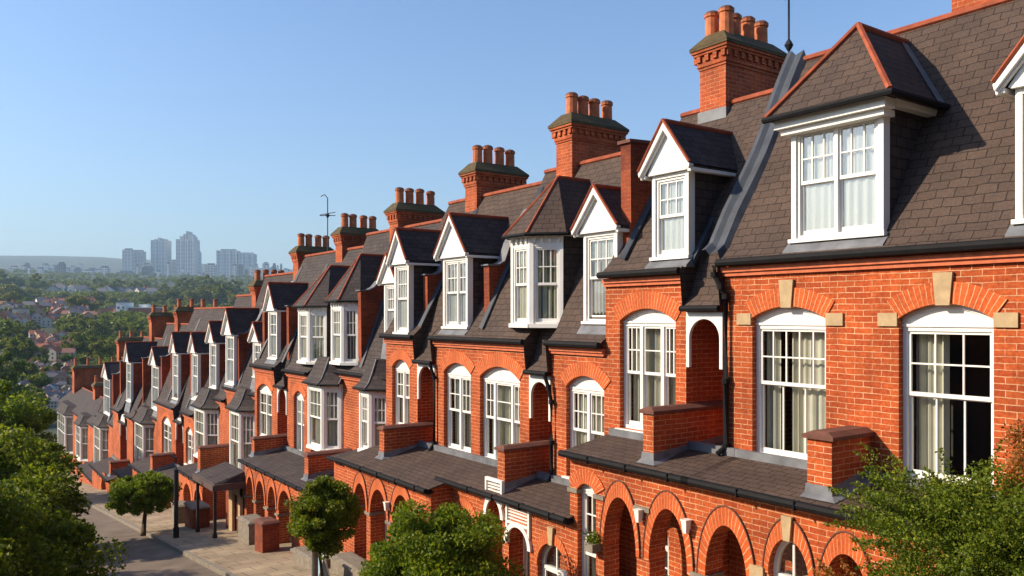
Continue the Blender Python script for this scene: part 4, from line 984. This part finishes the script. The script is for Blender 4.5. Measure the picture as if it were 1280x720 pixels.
tree('street_tree', (6.75, 11.6, zg(11.6)), 3, (6.75, 11.6, -4.42), (1.16, 1.15, 1.40), 95000, .031, 'leaf', 'wide bushy bright green tree in front of the white lattice doorways', clumps=260, cr=.27, trunk_r=.08, seed=5, fill=.3)
def sprays(c, rad, n, L, per, droop=.25, up=.15):
    def f(rng):
        out = []
        for i in range(n):
            th = rng.uniform(0, 2 * math.pi); ph = rng.uniform(-.5, .75)
            d = np.array((math.cos(th) * math.cos(ph), math.sin(th) * math.cos(ph), math.sin(ph)))
            s = np.array(c) + d * np.array(rad) * .8; ll = L * rng.uniform(.5, 1.3)
            t = rng.random(per)
            p = s + d * (t * ll)[:, None]; p[:, 2] += up * t * ll - droop * (t * ll) ** 2
            p += rng.normal(size=(per, 3)) * (.07 * ll + .02) * (1.1 - t)[:, None]
            out.append(p)
        return np.vstack(out)
    return f
tree('large_tree', (-.4, 17.5, zg(17.5)), 6, (.15, 17.5, -4.9), (2.35, 2.6, 2.3), 150000, .040, 'leaf_dk', 'large dark feathery tree filling the lower left corner of the street', clumps=170, cr=.5, trunk_r=.22, seed=6, fill=.4, extra=sprays((.15, 17.5, -5.0), (2.1, 2.6, 2.0), 170, .75, 150), limbs=24)
tree('large_tree', (1.3, 31, zg(31)), 6, (1.5, 31, -5.8), (2.3, 3.0, 2.2), 70000, .065, 'leaf_dk', 'dark spreading tree behind the nearest left tree, over the road', clumps=150, cr=.6, trunk_r=.22, seed=16, fill=.4, extra=sprays((1.5, 31, -6.1), (2.3, 3., 2.1), 120, .8, 120))
tree('large_tree', (2.3, 55, zg(55)), 8, (2.3, 55, -7.3), (3.8, 4.5, 3.8), 75000, .09, 'leaf', 'tall lighter green tree rising behind the left trees beside the last houses', clumps=120, cr=.9, trunk_r=.3, seed=7)
tree('large_tree', (-3.5, 26, zg(26)), 8, (-3.2, 26, -4.4), (3, 3.5, 3.), 30000, .09, 'leaf_dk', 'full tree on the opposite pavement just outside the left edge', clumps=90, cr=.8, trunk_r=.3, seed=8)
tree('climbing_shrub', (7.55, 4.15, zg(4)), 4, (7.75, 3.45, -2.15), (.5, .8, .85), 64000, .015, 'leaf_lt', 'tall loose green shrub in front of the wide near window, wispy branches reaching left', 'shrub', clumps=120, cr=.24, trunk_r=.05, seed=9, fill=.45,
     extra=sprays((7.7, 3.6, -2.15), (.5, .95, .85), 260, .55, 150, .3, .25), limbs=30)
tree('russet_shrub', (7.9, 3.3, zg(3.3)), 4, (8.1, 3.3, -1.45), (.32, .32, .42), 11000, .015, 'leaf_rd', 'orange-leaved shrub behind the green one at the right edge', 'shrub', clumps=40, cr=.18, trunk_r=.03, seed=10, extra=sprays((7.6, 4.3, -2.95), (.35, .9, .35), 60, .45, 150))
p = empty('window_box', (8.93, 10.28, -3.75), 'small planter of yellow-green leaves on the ledge by the tall narrow window', 'planter')
mb = MB(); mb.box(8.80, 8.99, 10.18, 10.38, -3.90, -3.76); mb.build('trough', M['stone'], p)
rng = np.random.default_rng(2); c_ = bpy.data.objects.new('leaves', leaves_mesh('leaves', rng.normal(size=(500, 3)) * (.05, .07, .06) + (-.03, 0, .07), .018, M['leaf'], 2)); C.objects.link(c_); c_.parent = p

# far trees: a few crown shapes shared by individually placed trees
def far_proto(seed, m, tall=1.0):
    rng = np.random.default_rng(seed)
    P, cc = crown_pts(rng, (0, 0, 5.2 * tall), (4.6, 4.6, 3.9 * tall), 3600, 34, 1.7, .3)
    return leaves_mesh('crown', P, .42, M[m], seed)
protos = [far_proto(21, 'leaf_far'), far_proto(22, 'leaf_far2'), far_proto(23, 'leaf_far', 1.25), far_proto(24, 'leaf_far2', .85)]
tm = MB(); tm.tube([(0, 0, -.5), (0, 0, 2), (0.2, 0, 5.5)], [.4, .28, .12], 7)
trunk_me = None
def far_tree(x, y, s, k, label, group='trees on the far hillside'):
    global trunk_me
    o = empty('hillside_tree', (x, y, zt(x, y)), label, 'tree', group); o.rotation_euler = (0, 0, random.uniform(0, 6.3)); o.scale = (s, s, s * random.uniform(.85, 1.15))
    c = bpy.data.objects.new('crown', protos[k]); C.objects.link(c); c.parent = o
    if trunk_me is None: t = tm.build('trunk', M['bark']); trunk_me = t.data; t.parent = o
    else: t = bpy.data.objects.new('trunk', trunk_me); C.objects.link(t); t.parent = o
def pos(px, r):   # a spot at depth r metres on a bearing
    a = math.atan((px - 640) / 1020) + math.atan2(720, 1020); d = r / math.cos(math.atan((px - 640) / 1020))
    return d * math.sin(a), d * math.cos(a)
def side_word(px): return 'far left' if px < 60 else 'left of the towers' if px < 150 else 'under the towers' if px < 260 else 'beside the chimneys'
n = 0
for (r, pxs, sc, ks, band) in (
    (165, [(-40, 1.0), (0, 1.1), (30, .8)], 1., (0, 2), 'by the foot of the street'),
    (235, [(5, 1.0), (32, .9), (60, .55), (100, .6), (122, .8), (140, .85), (165, .6)], 1.0, (0, 1), 'at the valley bottom'),
    (310, [(-20, 1.3), (8, 1.5), (30, 1.3), (52, .7), (96, 1.2), (112, 1.3), (128, 1.1), (144, .9), (180, 1.1), (200, 1.0)], 1., (0, 1, 2), 'low on the slope'),
    (420, [(-10, 1.1), (14, 1.3), (36, 1.0), (74, .8), (104, 1.5), (118, 1.4), (133, 1.3), (150, 1.), (172, 1.2), (194, 1.2), (215, 1.2), (240, 1.3)], 1., (0, 2, 3), 'halfway up the slope'),
    (620, [(-5, 1.6), (15, 1.7), (30, 1.4), (50, 1.0), (85, 1.1), (97, 1.8), (108, 1.6), (122, 1.3), (165, 1.), (190, 1.3), (210, 1.4), (232, 1.5), (258, 1.6), (280, 1.6), (300, 1.6)], 1., (0, 1), 'on the upper slope'),
    (860, [(-5, 2.6), (10, 2.8), (24, 2.6), (40, 2.5), (52, 1.5), (70, 1.3), (97, 1.7), (112, 2.1), (125, 1.9), (140, 1.6), (158, 1.4), (178, 1.6), (198, 2.1), (214, 2.4), (230, 2.4), (246, 2.7), (262, 2.9), (280, 2.9), (297, 2.6), (330, 2.4)], 1., (1, 0, 3), 'on the wooded crest'),
    (1120, [(0, 2.3), (20, 2.4), (44, 2.3), (62, 2.1), (88, 1.5), (105, 1.9), (122, 2.2), (134, 2.8), (150, 2.4), (166, 2.3), (182, 1.9), (205, 2.4), (225, 2.6), (240, 2.6), (258, 2.8), (275, 2.8), (292, 2.5), (345, 2.5), (358, 2.5)], 1., (0, 2), 'on the skyline ridge')):
    for px, s in pxs:
        x, y = pos(px + random.uniform(-3, 3), r * random.uniform(.94, 1.06)); k = ks[n % len(ks)]
        if 200 < r < 1000: s *= .82
        far_tree(x, y, s * sc, k, f"{'pale' if k in (1, 3) else 'dark'} {'broad' if s > 1.25 else 'small'} green tree {band}, {side_word(px)}"); n += 1
# unnumbered woodland as one mass
rng = np.random.default_rng(5); PP = []
for i in range(2300):
    r = rng.uniform(900, 2500) if i % 3 == 0 else rng.uniform(450, 1000) if i % 3 == 1 else rng.uniform(225, 520); px = rng.uniform(-60, 420)
    if r < 900 and px < 125 and rng.random() < (.9 if 38 < px < 92 else .6): continue
    x, y = pos(px, r); s = rng.uniform(5, 8) if r > 900 else rng.uniform(3.2, 5.5) if r > 450 else rng.uniform(1.6, 3)
    q = rng.normal(size=(130, 3)); q /= np.linalg.norm(q, axis=1)[:, None]; q *= (rng.random(130) ** .3)[:, None]
    q = q * np.array((s, s, s * .7)) + np.array((x, y, zt(x, y) + s * .6)); PP.append(q)
w = bpy.data.objects.new('woodland', leaves_mesh('woodland', np.vstack(PP), 1.5, M['leaf_far'], 9)); C.objects.link(w); tag(w, 'distant belt of woodland covering the slopes before the city', 'woodland', kind='stuff')

# hillside houses
wall_cols = {'pale': plain_mat('render_pale', (.45, .40, .34), .9), 'red': plain_mat('far_brick', (.36, .13, .08), .9), 'buff': plain_mat('far_buff', (.42, .27, .18), .9), 'white': plain_mat('far_white', (.72, .70, .66), .8)}
roof_cols = {'grey': plain_mat('far_slate', (.14, .13, .14), .8), 'brown': plain_mat('far_tile', (.27, .13, .09), .85), 'red': plain_mat('far_red_tile', (.40, .14, .08), .85)}
hm = {}
def small_house_meshes(wc, rc, w=8, d=9, h=6, rr=3):
    key = (wc, rc)
    if key in hm: return hm[key]
    a = MB(); a.box(-w / 2, w / 2, -d / 2, d / 2, -3, h)
    for xx in (-w / 2, w / 2): a.face([(xx, -d / 2, h), (xx, d / 2, h), (xx, 0, h + rr)])
    r_ = MB(); 
    for s in (-1, 1): r_.hexa([(-w / 2 - .3, s * (d / 2 + .4), h - .25), (w / 2 + .3, s * (d / 2 + .4), h - .25), (w / 2 + .3, 0, h + rr), (-w / 2 - .3, 0, h + rr), (-w / 2 - .3, s * (d / 2 + .4), h - .05), (w / 2 + .3, s * (d / 2 + .4), h - .05), (w / 2 + .3, 0, h + rr + .2), (-w / 2 - .3, 0, h + rr + .2)])
    c = MB(); c.box(w / 2 - 1.6, w / 2 - .4, -.5, .5, h + rr - 1, h + rr + 1.3)
    wn = MB()
    for z0 in (1, 3.7):
        for xx in (-2.5, 0, 2.5): 
            for s in (-1, 1): wn.box(xx - .6, xx + .6, s * d / 2 - .04, s * d / 2 + .04, z0, z0 + 1.4)
        for yy in (-2, 2): wn.box(-w / 2 - .04, -w / 2 + .02, yy - .6, yy + .6, z0, z0 + 1.4)
    obs = [a.build('wall', wall_cols[wc]), r_.build('roof', roof_cols[rc]), c.build('chimney', wall_cols['red']), wn.build('window', M['dark'])]
    hm[key] = [(o.name.split('.')[0], o.data) for o in obs]
    for o in obs: bpy.data.objects.remove(o)
    return hm[key]
def far_house(px, r, s, wc, rc, rot, label, group='houses on the far hillside'):
    x, y = pos(px, r); o = empty('hillside_house', (x, y, zt(x, y)), label, 'house', group); o.rotation_euler = (0, 0, rot); o.scale = (s, s, s)
    for nm, me in small_house_meshes(wc, rc):
        c = bpy.data.objects.new(nm, me); C.objects.link(c); c.parent = o
random.seed(4)
def hs(n_, x0, x1, r0, r1, s0, s1, wcs, rcs, where):
    for i in range(n_):
        wc, rc = random.choice(wcs), random.choice(rcs); px = x0 + (x1 - x0) * (i + random.random()) / n_; r = random.uniform(r0, r1)
        far_house(px, r, random.uniform(s0, s1), wc, rc, random.uniform(-.5, .5) + (0 if i % 2 else 1.3), f"{wc} house with {rc} roof {where}, {side_word(px)}")
hs(44, 2, 92, 185, 225, .20, .28, ['pale', 'buff', 'white'], ['grey'], 'in the dense grey row')
hs(30, 28, 95, 232, 285, .24, .34, ['pale', 'buff', 'red'], ['grey', 'brown'], 'behind the dense grey row')
hs(34, 38, 90, 290, 420, .42, .6, ['buff', 'red', 'pale'], ['brown', 'red'], 'between the lower trees')
hs(46, 0, 122, 480, 660, .6, .95, ['buff', 'red', 'pale'], ['brown', 'grey'], 'on the middle slope')
hs(30, 50, 116, 690, 820, .8, 1.25, ['pale', 'white', 'buff'], ['brown', 'red', 'grey'], 'among trees on the upper slope')
hs(12, 60, 200, 980, 1100, 1.3, 1.8, ['pale', 'white'], ['brown', 'grey'], 'near the wooded crest')
def block_b(px0, px1, r, ztop_y, depth, wc, label, name='apartment_block', cat='building', group=None, bands=3, mt=None):
    x0, y0 = pos(px0, r); x1, y1 = pos(px1, r); zb = min(zt(x0, y0), zt(x1, y1)) - 4; zt_ = (395 - ztop_y) / 1020 * r
    cx, cy = (x0 + x1) / 2, (y0 + y1) / 2; o = empty(name, (cx, cy, zb), label, cat, group)
    w = math.hypot(x1 - x0, y1 - y0); o.rotation_euler = (0, 0, math.atan2(y1 - y0, x1 - x0)); hh = zt_ - zb
    if o.location: pass
    a = MB(); a.box(-w / 2, w / 2, 0, depth, 0, hh); me = a.build('wall', mt or wall_cols[wc]); me.parent = o
    rm = MB(); rm.box(-w / 2 - .4, w / 2 + .4, -.4, depth + .4, hh + .01, hh + .6); rm.box(-w * .2, w * .1, depth * .3, depth * .6, hh + .62, hh + 2.6); q = rm.build('roof', roof_cols['grey'] if bands < 9 else wall_cols['white']); q.parent = o
    wn = MB(); nf = max(1, int(hh / 3.6)); nc = max(2, int(w / 4.2))
    for f in range(nf):
        for k in range(nc):
            if f * 3.6 + 2.8 < hh: wn.box(-w / 2 + (k + .25) * w / nc, -w / 2 + (k + .75) * w / nc, -.06, .0, f * 3.6 + 1.2, f * 3.6 + 2.8)
    q = wn.build('windows', M['glass_far']); q.parent = o
    return o
M['glass_far'] = plain_mat('far_glass', (.10, .13, .17), .25, .1, .2, 0)
for i_, yy_ in enumerate((-12, -2, 8, 18, 28, 38)):  # unseen houses opposite, added as occluders to cut the low sky light
    o = empty('occluder_house', (-15.5, yy_, zg(yy_)), 'unseen brick house added to block low sky light, %s of the opposite side' % ('first', 'second', 'third', 'fourth', 'fifth', 'sixth')[i_], 'house', 'unseen houses added opposite as sky occluders'); o.rotation_euler = (0, 0, R(90)); 
    for nm, me in small_house_meshes('red', 'brown'):
        c = bpy.data.objects.new(nm, me); C.objects.link(c); c.parent = o
for i_, (xx_, yy_, s_) in enumerate(((-4, -16, 1.3), (6.5, -14, 1.1), (1, -24, 1.5), (14, -22, 1.5), (-9, -7, 1.0), (-8.5, 4, .8))):  # unseen trees added as occluders, so near-facing walls get less sky light
    o = empty('occluder_tree', (xx_, yy_, zg(yy_)), 'unseen leafy tree %s, added behind the viewpoint to block sky light' % ('left of the road', 'on the pavement', 'across the road', 'beyond the roofs', 'in a front garden', 'by the opposite kerb')[i_], 'tree', 'unseen uphill trees added as sky occluders'); o.scale = (s_,) * 3
    for nm, me in (('crown', protos[i_ % 4]), ('trunk', trunk_me)):
        c = bpy.data.objects.new(nm, me); C.objects.link(c); c.parent = o
block_b(124, 142, 560, 386, 18, 'red', 'long low red brick block left of the pale stair tower')
block_b(158, 194, 560, 385, 18, 'red', 'long red brick block with pale roof edge right of the stair tower', bands=9)
block_b(145, 157, 556, 378, 12, 'white', 'pale concrete stair tower between two red brick blocks', name='stair_tower')
block_b(79, 88, 600, 382, 10, 'white', 'cream square house block standing out above the red roofs')
block_b(15, 25, 500, 386, 10, 'pale', 'small pale tower block at the far left below the wood')

# the city
def tower_mat(name, a, b, w, h_, vert=True):
    m, nt, bs = mat(name, .4); uv = uvn(nt); t = N(nt, 'ShaderNodeTexBrick'); t.offset = 0; nt.links.new(uv, t.inputs['Vector'])
    t.inputs['Color1'].default_value = rgb(b); t.inputs['Color2'].default_value = rgb(tuple(q * .6 for q in b)); t.inputs['Mortar'].default_value = rgb(a)
    t.inputs['Scale'].default_value = 1; t.inputs['Mortar Size'].default_value = w * .16; t.inputs['Brick Width'].default_value = w; t.inputs['Row Height'].default_value = h_
    nt.links.new(t.outputs['Color'], bs.inputs['Base Color']); return m
TM = [tower_mat('tower_glass', (.60, .60, .60), (.05, .08, .12), 11, 5), tower_mat('tower_pale', (.70, .68, .64), (.12, .14, .17), 9, 5), tower_mat('tower_dark', (.20, .21, .23), (.05, .06, .08), 6, 4)]
def tower(px0, px1, yt, r, k, label, depth=None, crown=None, group='towers of the distant city'):
    x0, y0 = pos(px0, r); x1, y1 = pos(px1, r); zb = zt((x0 + x1) / 2, (y0 + y1) / 2) - 15; hh = (395 - yt) / 1020 * r - zb
    w = math.hypot(x1 - x0, y1 - y0); depth = depth or w * .8
    o = empty('city_tower', ((x0 + x1) / 2, (y0 + y1) / 2, zb), label, 'tower', group); o.rotation_euler = (0, 0, math.atan2(y1 - y0, x1 - x0))
    a = MB(); a.box(-w / 2, w / 2, 0, depth, 0, hh)
    if w > 20:
        for s in (-.5, -.2, .15, .5): a.box(w * s - 1.2, w * s + 1.2, -1.5, -.01, 0, hh)
    q = a.build('shaft', TM[k]); q.parent = o
    b = MB(); b.box(-w * .35, w * .35, depth * .2, depth * .8, hh + .01, hh + 5); 
    if crown:
        for (u0, u1, hx) in crown: b.box(w * u0, w * u1, depth * .1, depth * .9, hh - .02 + .05, hh + hx)
    q = b.build('rooftop', TM[2] if not crown else TM[0]); q.parent = o
    return o
tower(153.5, 164.5, 312, 2900, 0, 'leftmost slim blue-grey high-rise of the skyline pair')
tower(165, 178, 314, 2950, 0, 'broader high-rise touching the leftmost one')
tower(189, 208, 300, 3000, 0, 'tall flat-topped tower standing alone, second tallest', crown=[(-.1, .02, 9)])
tower(220.5, 243, 299, 3000, 1, 'tallest tower of the skyline with a stepped pointed crown', crown=[(-.35, .4, 12), (-.15, .3, 20), (0, .12, 30)])
tower(243.5, 250, 315, 3050, 0, 'slim shaft attached to the right of the tallest tower')
tower(207, 221, 326, 3100, 0, 'low grey block between the two tallest towers')
tower(271, 296, 313, 2900, 0, 'wide tower, left one of the right-hand pair', depth=40)
tower(298, 316.5, 317, 2900, 0, 'right-hand tower of the right-hand pair', crown=[(-.45, -.1, 4)])
random.seed(8)
named = [(68, 76, 333), (11, 20, 334), (27, 32, 333), (103, 115, 339), (92, 99, 336), (146, 163, 340), (178, 188, 334), (257, 268, 331)]
for a_, b_, y_ in named: tower(a_, b_, y_, 2500, 1 if (int(a_) % 2) else 2, ('pale' if int(a_) % 2 else 'dark') + f" mid-rise city block about {'one' if a_ < 40 else 'two' if a_ < 120 else 'three'} tower widths {'in from the left edge' if a_ < 120 else 'from the tall towers'}, {['low and wide', 'narrow', 'square', 'slender', 'stubby', 'broad', 'upright', 'plain'][named.index((a_, b_, y_))]}", group='mid-rise blocks of the distant city')
for i in range(150):
    px = random.uniform(-5, 362); w = random.uniform(2.0, 8); r = random.uniform(2200, 3600)
    tower(px, px + w, 345.5 - 17 * random.random() ** 1.8, r, random.choice((0, 1, 1, 1, 2)), f"low city block in the haze {side_word(px)}, {'near' if r < 2600 else 'middle' if r < 3100 else 'far'} rank", group='low blocks of the distant city')

# =================================================================== AIR, SKY, SUN, CAMERA
SUN_EL, SUN_AZ = R(29), R(-58)      # azimuth measured clockwise from +Y
hz = MB(); hz.box(-5200, 12500, -70, 10200, -24.2, 640)
hm_ = bpy.data.materials.new('haze_air'); hm_.use_nodes = True; nt = hm_.node_tree; nt.nodes.clear()
o_ = N(nt, 'ShaderNodeOutputMaterial'); v_ = N(nt, 'ShaderNodeVolumePrincipled'); v_.inputs['Color'].default_value = (.56, .80, 1., 1); v_.inputs['Density'].default_value = 1.15e-4; v_.inputs['Anisotropy'].default_value = .1
nt.links.new(v_.outputs[0], o_.inputs['Volume'])
tag(hz.build('haze', hm_), 'thin blue air haze over the valley and city', 'haze', kind='stuff')

wd = bpy.data.worlds.new('World'); scn.world = wd; wd.use_nodes = True; nt = wd.node_tree
bg = nt.nodes['Background']; sk = nt.nodes.new('ShaderNodeTexSky'); sk.sky_type = 'NISHITA'; sk.sun_disc = False
sk.sun_elevation = SUN_EL; sk.sun_rotation = SUN_AZ; sk.air_density = 1.25; sk.dust_density = 1.5; sk.ozone_density = 1.5; sk.altitude = 80
nt.links.new(mixc(nt, sk.outputs[0], (.84, 1.02, 1.34), 1., 'MULTIPLY'), bg.inputs[0]); bg.inputs[1].default_value = .094
sl = bpy.data.lights.new('sun', 'SUN'); sl.energy = 5.0; sl.angle = R(.53); sl.color = (1, .84, .64)
so = bpy.data.objects.new('sun', sl); C.objects.link(so)
dv = Vector((math.sin(SUN_AZ) * math.cos(SUN_EL), math.cos(SUN_AZ) * math.cos(SUN_EL), math.sin(SUN_EL)))
so.rotation_euler = dv.to_track_quat('Z', 'Y').to_euler()
cam = bpy.data.cameras.new('camera'); co = bpy.data.objects.new('camera', cam); C.objects.link(co); scn.camera = co
cam.sensor_width = 36; cam.lens = 36 * 1020 / 1280; cam.shift_y = 35 / 1280; cam.clip_start = .1; cam.clip_end = 30000
co.location = (0, 0, 0); co.rotation_euler = (R(90), 0, -math.atan2(720, 1020))
scn.view_settings.view_transform = 'Standard'; scn.view_settings.look = 'None'; scn.view_settings.gamma = 1; scn.view_settings.exposure = .68
scn.render.engine = 'CYCLES'; scn.cycles.max_bounces = 8; scn.cycles.transparent_max_bounces = 12; scn.cycles.volume_bounces = 0; scn.cycles.diffuse_bounces = 4
